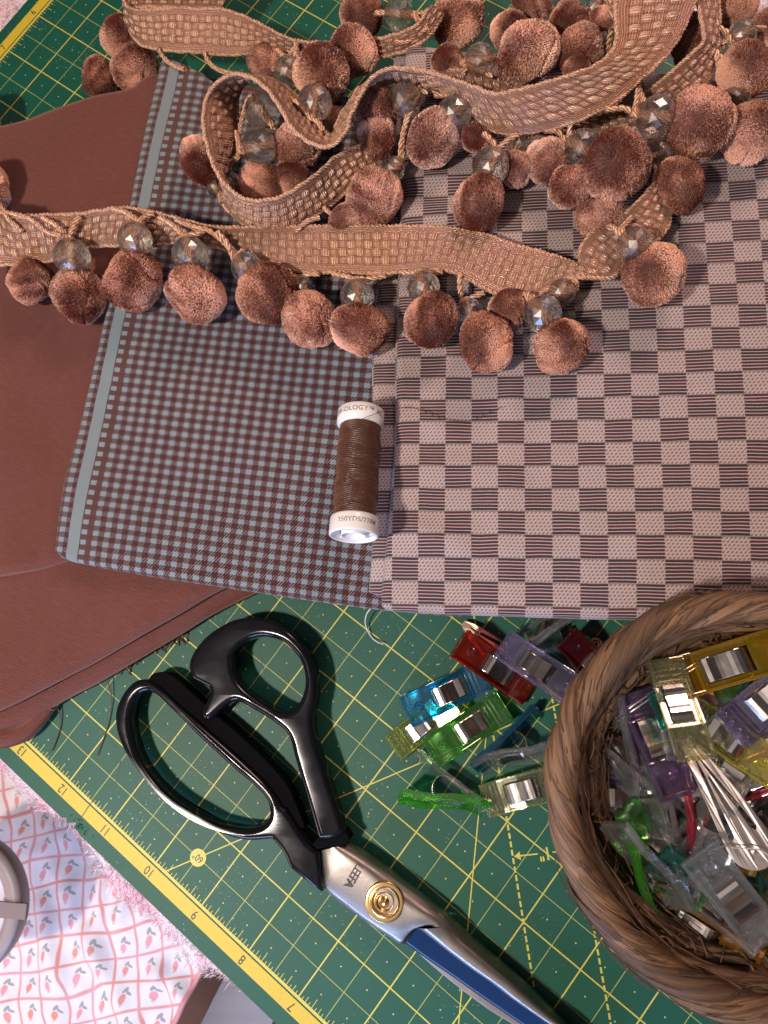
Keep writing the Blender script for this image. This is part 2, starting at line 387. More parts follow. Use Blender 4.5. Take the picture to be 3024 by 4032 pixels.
# patterned cloth
def tulip_mat():
    m, p = begin('tulip_cotton'); u, v, _ = xyz(coord('UV')); Lc = 2.05
    x = u/Lc; y = v/Lc; fx = x.fr(); fy = y.fr(); wb = noise(coord('UV'), 1.1, 2)
    line = ((fx-.5).ab().sm(.435, .465)).mx((fy-.5).ab().sm(.435, .465)); tone = noise(coord('UV'), .35, 2).sm(.42, .6)
    pink = mixc(tone, (.70, .30, .32), (.72, .24, .17))
    def ell(cx, cy, rx, ry, ang):
        ca, sa = math.cos(ang), math.sin(ang); a = fx-cx; b = fy-cy; q = a*ca+b*sa; r = b*ca-a*sa
        return (q*q/(rx*rx)+r*r/(ry*ry)).sm(1.15, .8)
    bud = ell(.44, .44, .12, .17, -.45); petal = ell(.40, .26, .05, .10, -.9)*.6
    leaf = (ell(.52, .72, .14, .055, .7)).mx(ell(.66, .60, .12, .05, -.6)).mx(ell(.60, .70, .03, .12, -.2))
    a = mixc(line*.85, (.80, .76, .80), pink); a = mixc(petal, a, (.55, .30, .30)); a = mixc(bud*.85, a, mixc(tone, (.78, .30, .34), (.75, .22, .12)))
    a = mixc(leaf*.75, a, (.20, .24, .22)); setv(p, Base_Color=a, Roughness=.8, Sheen_Weight=.1); return m
CL = [at(-60, 1560, -30), at(-60, 2320, -30), at(338, 2260, -30), at(560, 1900, -30)]
g = G(); nA = 150; s_ = np.linspace(0, 1, nA); A_, B_ = np.meshgrid(s_, s_, indexing='ij')
c00, c01, c11, c10 = at(-260, 1500, -30), at(-260, 2420, -30), at(275, 2420, -30), at(610, 1740, -30)
P = (1-A_)[..., None]*(1-B_)[..., None]*c00+(1-A_)[..., None]*B_[..., None]*c01+A_[..., None]*B_[..., None]*c11+A_[..., None]*(1-B_)[..., None]*c10
def ridge(P, a, b, h, wd):
    a, b = np.asarray(a)[:2], np.asarray(b)[:2]; d = b-a; L = np.linalg.norm(d); d = d/L; q = P[..., :2]-a; t = np.clip(q@d, 0, L)
    r = np.linalg.norm(q-t[..., None]*d, axis=-1); return h*np.exp(-(r/wd)**2)*np.sin(np.pi*np.clip(t/L, .02, .98))**.5
uvp = P[..., :2].copy()
hh = .25*vnoise(P[..., :2], 3, .5)+.12*vnoise(P[..., :2], 5, 1.4)
for a_, b_, h, wd in (((130, 1900), (300, 2250), 1.4, .9), ((230, 1830), (200, 2080), 1.1, .7), ((300, 1890), (240, 2010), 1.0, .6), ((60, 1850), (140, 2160), .9, .8), ((330, 2080), (480, 2240), 1.3, .8), ((400, 1960), (300, 2200), .7, .6), ((200, 1780), (330, 1860), .8, .6)):
    hh = hh+.5*ridge(P, at(*a_, -30), at(*b_, -30), h, wd)
P[..., 2] += hh; uvp = uvp+np.stack([.35*hh+.25*vnoise(P[..., :2], 8, .6), -.30*hh+.25*vnoise(P[..., :2], 9, .6)], -1)
an = .21; R2 = np.array([[math.cos(an), -math.sin(an)], [math.sin(an), math.cos(an)]]); g.grid(P, 0, uvp@R2, flip=False)
gb = empty('patterned_cloth', c00, label='white cotton cloth with pink tulips in a pink lattice, crumpled below the table edge', cat='cloth')
obj('cotton_panel', g, tulip_mat(), gb)
pp = P[-1]+[0, 0, .15]; g = G(); tube(g, pp, .22, 8); obj('piping', g, plain('pink_piping', (.70, .32, .33), .7), gb)
# grey drawer unit beside it
g = G(); q = [at(560, 1960, -34), at(330, 2420, -34), at(505, 2420, -34), at(640, 2080, -34)]; q2 = [np.array(k)-[0, 0, 13.0] for k in q]
g.add(q+q2, [(0, 1, 2, 3), (1, 0, 4, 5), (2, 1, 5, 6), (3, 2, 6, 7), (0, 3, 7, 4)])
m, p = begin('grey_laminate'); n = noise(coord('Object', (9, 60, 9)), 1.0, 2); setv(p, Base_Color=mixc(n, (.30, .25, .22), (.20, .165, .15)), Roughness=.35)
tag(obj('cabinet', g, m, smooth=False), 'plain grey-brown cabinet standing beside the tulip cloth below the mat', 'cabinet')
# round tub at the left edge
tc = at(-92, 1962, -20); R_ = np.linalg.norm(at(47, 1962, -20)-tc)
tb = empty('round_tub', tc-np.array([0, 0, 9]), label='round white tub with a grey-brown rim at the left edge of the picture', cat='tub')
g = G(); lathe(g, [(R_*.96, -1.2), (R_*.99, -.6), (R_, 0), (R_*.985, .25), (R_*.8, .3), (R_*.76, .1), (R_*.755, -.5)], tc, (0, 0, 1), 96)
obj('rim', g, plain('taupe_plastic', (.30, .235, .225), .42), tb)
g = G(); lathe(g, [(R_*.755, -.55), (R_*.6, -.35), (R_*.3, -.2), (.01, -.15)], tc, (0, 0, 1), 96)
m, p = begin('tub_lid'); n = noise(coord('Object', 100), .5, 3); setv(p, Base_Color=mixc(n.sm(.45, .6), (.62, .60, .68), (.58, .42, .46)), Roughness=.35); obj('lid', g, m, tb)
g = G(); a1 = math.radians(-6)
for dz, w_ in ((.32, .5),):
    c = tc+np.array([R_*.885*math.cos(.06), R_*.885*math.sin(.06), dz]); g.add([c+np.array([sx*1.15, sy*.5, sz*.12]) for sx in (-1, 1) for sy in (-1, 1) for sz in (-1, 1)], [(0, 1, 3, 2), (4, 6, 7, 5), (0, 4, 5, 1), (2, 3, 7, 6), (0, 2, 6, 4), (1, 5, 7, 3)])
obj('latch', g, plain('taupe_latch', (.20, .15, .145), .35), tb, smooth=False)
# ------------------------------------------------------------------ folded cloths
def coons(top, bot, lef, rig, nu, nv):
    """surface between four edges; top/bot run left to right, lef/rig run top to bottom"""
    lef, rig = np.array(lef, float), np.array(rig, float); lef[0], lef[-1], rig[0], rig[-1] = top[0], bot[0], top[-1], bot[-1]
    T, B = spline(top, nu), spline(bot, nu); L, R = spline(lef, nv), spline(rig, nv)
    s = np.linspace(0, 1, nu)[None, :, None]; t = np.linspace(0, 1, nv)[:, None, None]
    Pc = (1-t)*T[None]+t*B[None]+(1-s)*L[:, None]+s*R[:, None]
    Pc = Pc-((1-s)*(1-t)*T[0]+s*(1-t)*T[-1]+(1-s)*t*B[0]+s*t*B[-1])
    return Pc
def slab(name, mat, parent, top, bot, lef, rig, thick, layers, zf, uvf, nu=120, nv=120, wob=.05, seed=1):
    """a stack of folded layers: the outline at the widest point, rounded fold edges all round"""
    Pc = coons(top, bot, lef, rig, nu, nv); r = thick/layers/2
    rim = np.vstack([Pc[0, :], Pc[1:, -1], Pc[-1, :-1][::-1], Pc[1:-1, 0][::-1]])
    ij = [(0, j) for j in range(nu)]+[(i, nu-1) for i in range(1, nv)]+[(nv-1, j) for j in range(nu-2, -1, -1)]+[(i, 0) for i in range(nv-2, 0, -1)]
    n = len(rim); T = np.roll(rim, -2, 0)-np.roll(rim, 2, 0); T[:, 2] = 0; T /= np.linalg.norm(T, axis=1)[:, None]+1e-9
    O = np.stack([-T[:, 1], T[:, 0], 0*T[:, 0]], 1); c0 = Pc.mean((0, 1))
    if np.mean(np.sum(O*(rim-c0), 1)) < 0: O = -O
    for _ in range(3): O = (np.roll(O, 1, 0)+O+np.roll(O, -1, 0)); O /= np.linalg.norm(O, axis=1)[:, None]
    # pull the sheet in by the fold radius
    s = np.abs(np.linspace(-1, 1, nu))[None]; t = np.abs(np.linspace(-1, 1, nv))[:, None]
    Q = Pc.copy(); Ls = length(Pc[nv//2]); Lt = length(Pc[:, nu//2])
    cs = 1-2*r/Ls; ct = 1-2*r/Lt; us = (np.linspace(-1, 1, nu)*cs+1)/2*(nu-1); ut = (np.linspace(-1, 1, nv)*ct+1)/2*(nv-1)
    def samp(A, x, ax):
        i0 = np.clip(np.floor(x).astype(int), 0, A.shape[ax]-2); f = x-i0; sh = [1, 1, 1]; sh[ax] = -1; f = f.reshape(sh)
        return np.take(A, i0, ax)*(1-f)+np.take(A, i0+1, ax)*f
    Q = samp(samp(Pc, us, 1), ut, 0)
    z = zf(Q); Q[..., 2] += z
    g = G(); g.grid(Q, 0, uvf(Q), flip=True)
    base = np.array([Q[i, j] for i, j in ij]); rings = []; uvs = []; k = 6; arc = 0
    for l in range(layers):
        wl = wob*vnoise(np.stack([np.arange(n)*.05, 0*np.arange(n)+l*3], 1), seed+l, 1.0)
        for a in range(1, k+1) if l == 0 else range(0, k+1):
            th = math.pi*a/k; off = r*math.sin(th); dz = -2*r*l-r*(1-math.cos(th)); arc += math.pi*r/k
            inn = off+(wl if l else 0)*math.sin(th)-(.15*r if th > 2.9 or th < .1 and l else 0)
            V = base+O*inn[:, None] if not np.isscalar(inn) else base+O*inn; V = V.copy(); V[:, 2] = base[:, 2]+dz*(1.0)
            V[:, 2] = np.maximum(V[:, 2], .02+.001*l); rings.append(V); uvs.append(uvf(base)+O[:, :2]@UVR(uvf)*arc)
    R3 = np.stack([base]+rings); g.grid(R3, 0, np.stack([uvf(base)]+uvs), cv=True, flip=False)
    return obj(name, g, mat, parent)
_uv = {}
def planar(origin, xdir):
    """cloth coordinates in cm laid along xdir"""
    xd = np.array(xdir[:2], float); xd /= np.linalg.norm(xd); yd = np.array([-xd[1], xd[0]]); M = np.stack([xd, yd], 1)
    f = lambda P: (np.asarray(P)[..., :2]-np.asarray(origin)[:2])@M
    _uv[f] = M; return f
def UVR(f): return _uv[f]
def A(z, *pts): return np.array([at(x, y, z) for x, y in pts])

# rust twill: lower, wider layer and the upper folded layer
rc = empty('folded_cloth', at(150, 800, 0), label='plain rust-brown twill cloth folded into a thick stack under the gingham', cat='fabric')
uvr = planar(at(0, 900, 2), at(400, 1000, 2)-at(0, 900, 2))
def zr(P):
    return .13*vnoise(P[..., :2], 11, .35)+.03*vnoise(P[..., :2], 12, 1.0)
z = 1.5
slab('bottom_fold', RUST, rc, A(z, (-260, 500), (0, 400), (300, 330), (560, 500)), A(.75, (-230, 1700), (0, 1585), (60, 1557), (130, 1515), (200, 1478), (290, 1425), (380, 1370), (450, 1325), (540, 1278), (700, 1200)), A(z, (-260, 500), (-230, 1700)), A(z, (560, 500), (640, 900), (700, 1200)), 1.0, 1, lambda P: np.clip(1.0-P[..., 2], 0, 9)+.0*zr(P)+0, uvr, 150, 150, .08, 3)
z = 1.75
slab('middle_fold', RUST, rc, A(z, (-260, 520), (0, 420), (300, 350), (560, 520)), A(1.45, (-230, 1640), (0, 1538), (60, 1508), (130, 1470), (200, 1432), (290, 1380), (380, 1328), (450, 1285), (540, 1236), (700, 1160)), A(z, (-260, 520), (-230, 1640)), A(z, (560, 520), (640, 900), (700, 1160)), .8, 1, lambda P: np.clip(1.75-P[..., 2], 0, 9)+zr(P), uvr, 150, 150, .06, 13)
# the fold on top: ends in the soft rounded line just below the gingham's corner
zt = 2.3
slab('upper_fold', RUST, rc, A(zt, (-230, 330), (-60, 268), (0, 262), (90, 240), (190, 205), (240, 192), (290, 178), (335, 150), (480, 160), (620, 190)), A(zt-.2, (-230, 1275), (0, 1243), (90, 1225), (200, 1190), (300, 1150), (640, 1100)), A(zt, (-230, 330), (-230, 1275)), A(zt, (620, 190), (640, 1100)), .75, 1, lambda P: zr(P)+.10*vnoise(P[..., :2], 17, .5), uvr, 150, 150, .05, 4)
# loose curled corner under the stack and frayed yarns
g = G(); tube(g, spline(A(.45, (-30, 1590), (20, 1592), (60, 1578), (90, 1550), (110, 1525)), 30), np.linspace(.55, .22, 30), 12); obj('curled_corner', g, RUST, rc)
fr = plain('frayed_yarn', (.13, .05, .04), .9); g = G()
for cx, cy, n, L in ((378, 1372, 13, 34), (262, 1436, 9, 26), (275, 1425, 6, 20), (340, 1395, 4, 24)):
    for i in range(n):
        a = math.radians(RNG.uniform(10, 120)); q = [(cx+RNG.normal(0, 7), cy-6+RNG.normal(0, 3))]
        for k in range(3): a += RNG.normal(0, .35); q.append((q[-1][0]+math.cos(a)*L*RNG.uniform(.2, .42), q[-1][1]+math.sin(a)*L*RNG.uniform(.2, .42)))
        P = np.array([at(x, y, max(.06, .5-.2*k)) for k, (x, y) in enumerate(q)]); tube(g, spline(P, 10), .022, 5)
P = A(.05, (232, 1448), (240, 1475), (243, 1510), (238, 1550), (228, 1585), (215, 1620), (212, 1632)); P[:, 2] = [.6, .3, .12, .07, .07, .09, .12]; tube(g, spline(P, 40), .022, 6)
P = A(.05, (127, 1520), (133, 1545), (130, 1575), (118, 1610), (112, 1622)); P[:, 2] += [.3, .08, .03, .03, .03]; tube(g, spline(P, 30), .026, 6)
obj('frayed_yarns', g, fr, rc)

# gingham
gc = empty('gingham_cloth', at(480, 700, 0), label='pale blue and brown gingham cloth with a solid pale selvedge stripe', cat='fabric')
zg = 3.0
gl0, gl1 = at(340, 108, zg), at(105, 1165, zg); yd = (gl0-gl1); xd = np.array([yd[1], -yd[0], 0])
uvg = planar(gl1, xd)
def zgf(P):
    x = (P[..., 0]-gl1[0]); base = .05*vnoise(P[..., :2], 21, .45)
    return base+.02*vnoise(P[..., :2], 23, 1.6)
zl = lambda *p: A(zg, *p)
GT = zl((345, 108), (420, 140), (470, 165), (560, 180), (800, 190), (990, 200)); GB = zl((103, 1190), (150, 1213), (300, 1240), (480, 1266), (640, 1290), (815, 1313), (1010, 1330))
GT[:, 2] = [2.9, 2.8, 2.6, 2.6, 2.6, 2.6]; GB[:, 2] = [2.75, 2.7, 2.45, 2.1, 1.9, 1.75, 1.7]
GL = np.array([GT[0], at(315, 250, 3.0), at(250, 560, 3.0), at(180, 860, 3.0), at(130, 1060, 2.95), GB[0]]); GR = np.array([GT[-1], at(1000, 700, 2.6), GB[-1]])
slab('gingham_folds', GING, gc, GT, GB, GL, GR, .55, 1, zgf, uvg, 170, 190, .04, 6)
slab('under_fold', GING, gc, GT+[.4, -.1, -.55], GB+[.35, .10, -.55], GL+[.5, 0, -.55], GR+[0, 0, -.55], 1.1, 2, zgf, uvg, 60, 60, .05, 7)

# check weave
cc = empty('checked_cloth', at(1200, 900, 0), label='pinkish-grey and dark brown checkerboard weave cloth folded under the trim', cat='fabric')
zc = 3.5
cl0, cl1 = at(872, 90, zc), at(822, 1320, 2.9); yd = at(1190, 300, zc)-at(1210, 1250, zc); xd = np.array([yd[1], -yd[0], 0])
uvc = planar(at(842, 1300, zc), xd)
crs = [((850, 905), (1010, 930), .10, .5), ((860, 1130), (1020, 1180), .16, .55), ((860, 1010), (1060, 1000), .10, .6), ((860, 395), (1050, 375), .18, .5), ((880, 450), (1080, 470), .12, .4), ((1100, 800), (1080, 1250), .07, .8), ((1380, 700), (1660, 640), .10, .9), ((1350, 1150), (1500, 1290), .08, .8), ((830, 820), (960, 850), .1, .5)]
def zcf(P):
    o = .05*vnoise(P[..., :2], 31, .4)
    for a_, b_, h, wd in crs: o = o+ridge(P, at(*a_, zc), at(*b_, zc), h, wd)
    return o
CT = A(zc, (872, 88), (940, 95), (1010, 103), (1200, 120), (1500, 160), (1900, 200)); CB = A(3.0, (818, 1318), (900, 1324), (1050, 1330), (1250, 1336), (1400, 1338), (1600, 1338), (1900, 1335))
CB[:, 2] = [2.9, 2.85, 2.8, 2.8, 2.8, 2.8, 2.8]
CLf = np.array([CT[0], at(868, 250, zc), at(863, 420, zc+.1), at(856, 620, zc), at(852, 760, zc+.1), at(852, 930, zc-.1), at(838, 1120, 3.4), at(826, 1230, 3.1), CB[0]]); CRt = np.array([CT[-1], at(1900, 800, zc), CB[-1]])
slab('checked_folds', CHK, cc, CT, CB, CLf, CRt, .7, 1, zcf, uvc, 230, 230, .05, 8)
C2 = np.array([at(845, 110, 3.0), at(850, 400, 3.0), at(812, 620, 3.0), at(802, 800, 3.0), at(806, 1000, 3.0), at(803, 1180, 2.7), at(795, 1260, 2.3), at(800, 1280, 2.2)])
slab('under_fold', CHK, cc, np.vstack([C2[:1], CT[1:]+[0, 0, -.6]]), np.vstack([C2[-1:], CB[1:]+[0, .25, -.6]]), C2, CRt+[0, 0, -.6], 2.3, 4, lambda P: 0*P[..., 0], uvc, 80, 80, .08, 9)
# ------------------------------------------------------------------ spool of thread
def D3(x, y, z): return at(658.4+x*.2481, 823+y*.2481, z)        # notes from an enlarged crop
p0, p1 = D3(425, 1350, 4.95), D3(490, 268, 4.25); ax = p1-p0; Ls = np.linalg.norm(ax); ax /= Ls
sp = empty('thread_spool', (p0+p1)/2-[0, 0, .8], label='spool of brown thread with white end caps between the gingham and check cloths', cat='thread spool')
WHITE = plain('white_plastic', (.72, .70, .70), .32, Subsurface_Weight=.0)
Rr = .89
g = G(); lathe(g, [(.001, .5), (.30, .45), (.30, .12), (.40, .10), (.42, .0), (.44, -.02), (.46, .0), (.47, .42), (.80, .42), (.80, .03), (.83, -.03), (Rr, .0), (Rr+.01, .06), (Rr, .60), (Rr-.02, .66), (Rr-.07, .70), (.70, .71)], p0, ax, 96)
for a in (0.3, 2.4, 4.5): # webs inside the hollow end
    Y = np.cross(ax, [0, 0, 1]); Y /= np.linalg.norm(Y); Z = np.cross(ax, Y); d = Y*math.cos(a)+Z*math.sin(a); s = np.cross(ax, d)*.03
    g.add([p0+d*r+ax*h+s*k for r in (.45, .81) for h in (.08, .34) for k in (-1, 1)], [(0, 1, 3, 2), (4, 6, 7, 5), (0, 4, 5, 1), (2, 3, 7, 6), (0, 2, 6, 4), (1, 5, 7, 3)])
cap0 = obj('end_cap', g, WHITE, sp)
g = G(); lathe(g, [(.70, -.73), (Rr-.13, -.72), (Rr-.07, -.66), (Rr-.02, -.60), (Rr-.02, -.52), (Rr, -.50), (Rr, -.03), (Rr-.04, .0), (.3, .0), (.01, .0)], p1, ax, 96)
cap1 = obj('end_cap', g, WHITE, sp)
m, p = begin('thread_winding'); t_, r_, _ = xyz(coord('UV')); nn = noise(coord('UV', (1.1, .35, 1)), 1.3, 3)
w1 = ((t_*78.0+r_*14.0).sin()); w2 = ((t_*78.0-r_*14.0).sin()); w3 = mixc(nn.sm(.45, .55), w1, w2)
setv(p, Base_Color=mixc(w3*.5+.5, (.016, .005, .003), (.105, .030, .014)), Roughness=.42, Specular_IOR_Level=.6, Sheen_Weight=.3, Sheen_Tint=(.9, .45, .25))
bump(p, w3*1.0+nn*2.0, .012, .9)
THREAD = m
g = G(); nz, na = 120, 96; zz = np.linspace(.66, Ls-.68, nz); aa = np.linspace(0, 2*np.pi, na, endpoint=False)
Y = np.cross(ax, [0, 0, 1]); Y /= np.linalg.norm(Y); Z = np.cross(Y, ax)
rr = .79+.018*np.sin(zz*4+1)[:, None]+.010*np.sin(zz[:, None]*9+aa[None]*1)+.0*aa[None]
V = p0+zz[:, None, None]*ax+rr[..., None]*(np.cos(aa)[None, :, None]*Y+np.sin(aa)[None, :, None]*Z)
g.grid(V, 0, np.stack(np.broadcast_arrays(zz[:, None], aa[None]*.73), -1), cv=True)
for i in range(64):
    z0 = RNG.uniform(.75, Ls-.8); pitch = RNG.choice([-1, 1])*RNG.uniform(.25, .75); a0 = RNG.uniform(0, 6.28); t = np.linspace(0, RNG.uniform(2.5, 6), 40)
    zc_ = np.clip(z0+pitch*t/6.28*2, .68, Ls-.7); a = a0+t; R0 = .81+.018*np.sin(zc_*4+1)
    tube(g, p0+zc_[:, None]*ax+(R0-.003)[:, None]*(np.cos(a)[:, None]*Y+np.sin(a)[:, None]*Z), .008, 5, 0, caps=False)
obj('thread_winding', g, THREAD, sp)
GREYINK = plain('grey_print', (.20, .17, .16), .6)
def ring_text(s, z0, a0, size, parent):
    P, f = text_mesh(s, size, .004, 1.06); Ra = Rr+.006; V = []
    for x, y, _ in P:
        a = a0+x/Ra; V.append(p0+ax*(z0+y)+Ra*(math.cos(a)*(-Y)+math.sin(a)*Z)*1.0)
    gg = G(); gg.add(V, [q for q in f]); obj('lettering', gg, GREYINK, parent, smooth=False)
ring_text('SEW-OLOGY™ ALL', Ls-.28, math.pi/2+.02, .27, cap1); ring_text('250YDS/228M', .36, math.pi/2+.32, .25, cap0)
# loose thread end
g = G(); P = np.array([D3(460, 350, 5.45), D3(560, 305, 5.5), D3(690, 262, 5.25), D3(760, 245, 4.2), D3(850, 232, 3.75), D3(960, 240, 3.72), D3(1080, 280, 3.72), D3(1180, 325, 3.7), D3(1330, 348, 3.72)]+[at(1020, 908, 3.72), at(1050, 893, 3.72), at(1085, 878, 3.75)]); tube(g, spline(P, 120), .013, 5)
obj('thread_end', g, THREAD, sp)

# ------------------------------------------------------------------ scissors
sc = empty('scissors', at(760, 1800, 0), label='large black-handled tailor scissors with steel blades and brass pivot screw on the green mat', cat='scissors')
m, p = begin('black_enamel'); n = noise(coord('Object', 100), .9, 2); f3 = noise(coord('Object', 100), 30, 2)
setv(p, Base_Color=(.006, .006, .009), Roughness=.13+.05*n.sm(.3, .7), Specular_IOR_Level=.26); bump(p, n+f3*.02, .03, .2); BLACK = m
m, p = begin('rough_black'); n = noise(coord('Object', 100), 22, 3, .7); setv(p, Base_Color=mixc(n.sm(.62, .75), (.002, .002, .003), (.02, .02, .022)), Roughness=.8, Specular_IOR_Level=.08); bump(p, n, .03, 1.0); RBLK = m
def curve_solid(name, loops, z, half, bev, mat, res=5):
    """closed outlines (world xy) thickened about height z with a rounded rim; loops[0] outer, the rest holes"""
    c = bpy.data.curves.new('c', 'CURVE'); c.dimensions = '2D'; c.fill_mode = 'BOTH'; c.extrude = half-bev; c.bevel_depth = bev; c.bevel_resolution = res; c.offset = -bev
    for L in loops:
        s = c.splines.new('POLY'); s.points.add(len(L)-1); s.use_cyclic_u = True
        for k, q in enumerate(L): s.points[k].co = (q[0], q[1], 0, 1)
    o = bpy.data.objects.new('c', c); COL.objects.link(o); bpy.context.view_layer.update()
    me = bpy.data.meshes.new_from_object(o.evaluated_get(bpy.context.evaluated_depsgraph_get()))
    v = np.array([x.co[:] for x in me.vertices])+[0, 0, z]; f = [tuple(q.vertices) for q in me.polygons]
    bpy.data.objects.remove(o); bpy.data.curves.remove(c); bpy.data.meshes.remove(me)
    bm = bmesh.new(); vs_ = [bm.verts.new(q) for q in v]
    for q in f:
        try: bm.faces.new([vs_[i] for i in q])
        except ValueError: pass
    bmesh.ops.remove_doubles(bm, verts=bm.verts, dist=.0015); bm.verts.index_update()
    g = G(); g.add([x.co[:] for x in bm.verts], [tuple(x.index for x in q.verts) for q in bm.faces]); bm.free()
    return g
def H(z, *pts, f=None): return np.array([at(230.4+x*.3241, 1289.4+y*.3241, z) for x, y in pts])
def J(z, *pts): return np.array([at(x, y, z) for x, y in pts])
def loft_bow(name, outer, inner, z, h, parent, mat, ex=.62):
    """ring of rounded section between two contours given in matching order; z may be an array"""
    n = 240; O = spline(outer, n, True); I = spline(inner, n, True)
    # match each inner sample to the outer samples by angle about the opening
    c = I[:, :2].mean(0); ai = np.unwrap(np.arctan2(*(I[:, :2]-c).T[::-1])); k = 28; G_ = []
    j = np.argmin(np.linalg.norm(O[:, None, :2]-I[None, :, :2], axis=2), axis=1)
    off = (j-np.arange(n)); off = (off+n//2) % n-n//2
    if np.mean(np.diff(np.unwrap(j*2*np.pi/n))) < 0: I = I[::-1]; j = np.argmin(np.linalg.norm(O[:, None, :2]-I[None, :, :2], axis=2), axis=1)
    jj = np.unwrap(j*2*np.pi/n)/(2*np.pi)*n
    for _ in range(40): jj = (jj+(np.r_[jj[1:], jj[0]+n]+np.r_[jj[-1]-n, jj[:-1]])/2)/2
    I2 = np.stack([np.interp(jj % n, np.arange(n+1), np.r_[I[:, q], I[:1, q]]) for q in range(3)], 1)
    a = np.linspace(0, 2*np.pi, k, endpoint=False)
    cs, sn = np.sign(np.cos(a))*np.abs(np.cos(a))**ex, np.sign(np.sin(a))*np.abs(np.sin(a))**.8
    mid, hf = (O+I2)/2, (O-I2)/2
    V = mid[:, None]+hf[:, None]*cs[None, :, None]; V[..., 2] += h*sn[None]
    g = G(); g.grid(V, 0, None, cu=True, cv=True); return g
def loft_bar(g, L, R, z, h, ex=.6, k=28, n=80):
    L, R = spline(L, n), spline(R, n); a = np.linspace(0, 2*np.pi, k, endpoint=False)
    cs, sn = np.sign(np.cos(a))*np.abs(np.cos(a))**ex, np.sign(np.sin(a))*np.abs(np.sin(a))**.8
    hh_ = np.broadcast_to(h, (n,)) if np.isscalar(h) else np.interp(np.linspace(0, 1, n), np.linspace(0, 1, len(h)), h)
    V = ((L+R)/2)[:, None]+((L-R)/2)[:, None]*cs[None, :, None]; V[..., 2] += hh_[:, None]*sn[None]
    b = g.n; g.grid(V, 0, None, cv=True); g.f += [tuple(range(b+k-1, b-1, -1)), tuple(range(b+(n-1)*k, b+n*k))]; g.m += [0, 0]
z1 = .62
lo_out = H(z1, (262, 548), (200, 572), (140, 640), (96, 735), (88, 830), (112, 940), (165, 1050), (245, 1165), (345, 1280), (455, 1378), (585, 1460), (720, 1535), (850, 1585), (960, 1608), (1060, 1600), (1160, 1560), (1220, 1480), (1215, 1400), (1160, 1320), (1080, 1225), (960, 1110), (810, 975), (660, 845), (510, 715), (390, 605), (320, 560))
lo_in = H(z1, (300, 628), (255, 640), (215, 685), (193, 760), (190, 850), (210, 950), (250, 1060), (315, 1165), (400, 1268), (500, 1356), (620, 1436), (740, 1488), (860, 1518), (960, 1528), (1050, 1510), (1098, 1465), (1103, 1395), (1075, 1325), (1000, 1245), (880, 1145), (760, 1035), (640, 925), (520, 805), (425, 712), (362, 655), (330, 632))
sh_l = J(z1, (594, 1808), (612, 1829), (622, 1846), (632, 1868), (660, 1892), (700, 1921), (695, 1834), (672, 1814), (652, 1786), (634, 1757), (624, 1742))
lo_arc = spline(np.vstack([H(z1, (1190, 1380), (1150, 1318), (1080, 1228), (960, 1112), (810, 977), (660, 847), (510, 717), (390, 607), (320, 562)), lo_out[:14], H(z1, (1060, 1603), (1115, 1598))]), 200)
g = curve_solid('lower', [np.vstack([lo_arc, spline(sh_l[:5], 20), sh_l[5:7], spline(sh_l[7:], 16)]), spline(lo_in, 160, True)], z1, .50, .23, BLACK, 7)
h1 = obj('handle', g, BLACK, sc)
# flat inside face of the long handle, left rough by the casting
g = curve_solid('f', [np.vstack([spline(H(.5, (300, 560), (330, 512), (400, 500), (470, 525), (600, 640), (740, 770), (880, 890), (1000, 1000), (1100, 1100), (1190, 1200), (1235, 1270), (1290, 1390), (1340, 1520)), 70), spline(H(.5, (1270, 1560), (1180, 1420), (1110, 1300), (1000, 1190), (860, 1060), (700, 910), (540, 770), (400, 640)), 50)])], .50, .40, .06, RBLK)
obj('inner_face', g, RBLK, h1)
z2 = .85
up_out = H(z2, (595, 540), (573, 480), (580, 420), (622, 340), (692, 262), (780, 200), (880, 153), (1000, 141), (1120, 165), (1230, 222), (1312, 303), (1370, 393), (1402, 480), (1416, 580), (1412, 680), (1385, 770), (1310, 850), (1210, 850), (1110, 800), (1000, 742), (920, 700), (850, 690), (775, 690), (740, 650), (700, 600), (645, 572))
up_in = H(z2, (862, 425), (860, 400), (880, 355), (940, 300), (1020, 270), (1100, 270), (1190, 300), (1260, 360), (1310, 430), (1335, 520), (1335, 600), (1310, 680), (1270, 738), (1210, 763), (1150, 750), (1080, 710), (1000, 655), (930, 595), (885, 530), (866, 470))
up_c = np.vstack([spline(H(z2, (640, 566), (597, 540), (575, 482), (580, 420), (622, 340), (692, 262), (780, 200), (880, 153), (1000, 141), (1120, 165), (1230, 222), (1312, 303), (1370, 393), (1402, 480), (1416, 580), (1412, 680), (1392, 770), (1390, 840), (1404, 930), (1440, 1050), (1490, 1200), (1540, 1350), (1578, 1470), (1597, 1545)), 200),
    spline(H(z2, (1585, 1565), (1520, 1590), (1440, 1598), (1422, 1580)), 12), spline(H(z2, (1385, 1450), (1350, 1330), (1305, 1180), (1268, 1050), (1243, 955), (1208, 890), (1150, 840), (1080, 792), (1000, 745), (930, 705), (880, 690), (830, 712), (770, 762), (725, 802), (695, 813), (665, 795), (660, 755), (685, 700), (707, 650), (712, 618), (700, 597)), 150)])
g = curve_solid('upper', [up_c, spline(up_in, 160, True)], z2, .52, .235, BLACK, 7)
h2 = obj('handle', g, BLACK, sc)
g = curve_solid('f', [H(.8, (1425, 1580), (1600, 1545), (1635, 1600), (1600, 1650), (1520, 1650), (1415, 1668), (1380, 1640))], .72, .42, .08, RBLK); obj('tang_seat', g, RBLK, h2)
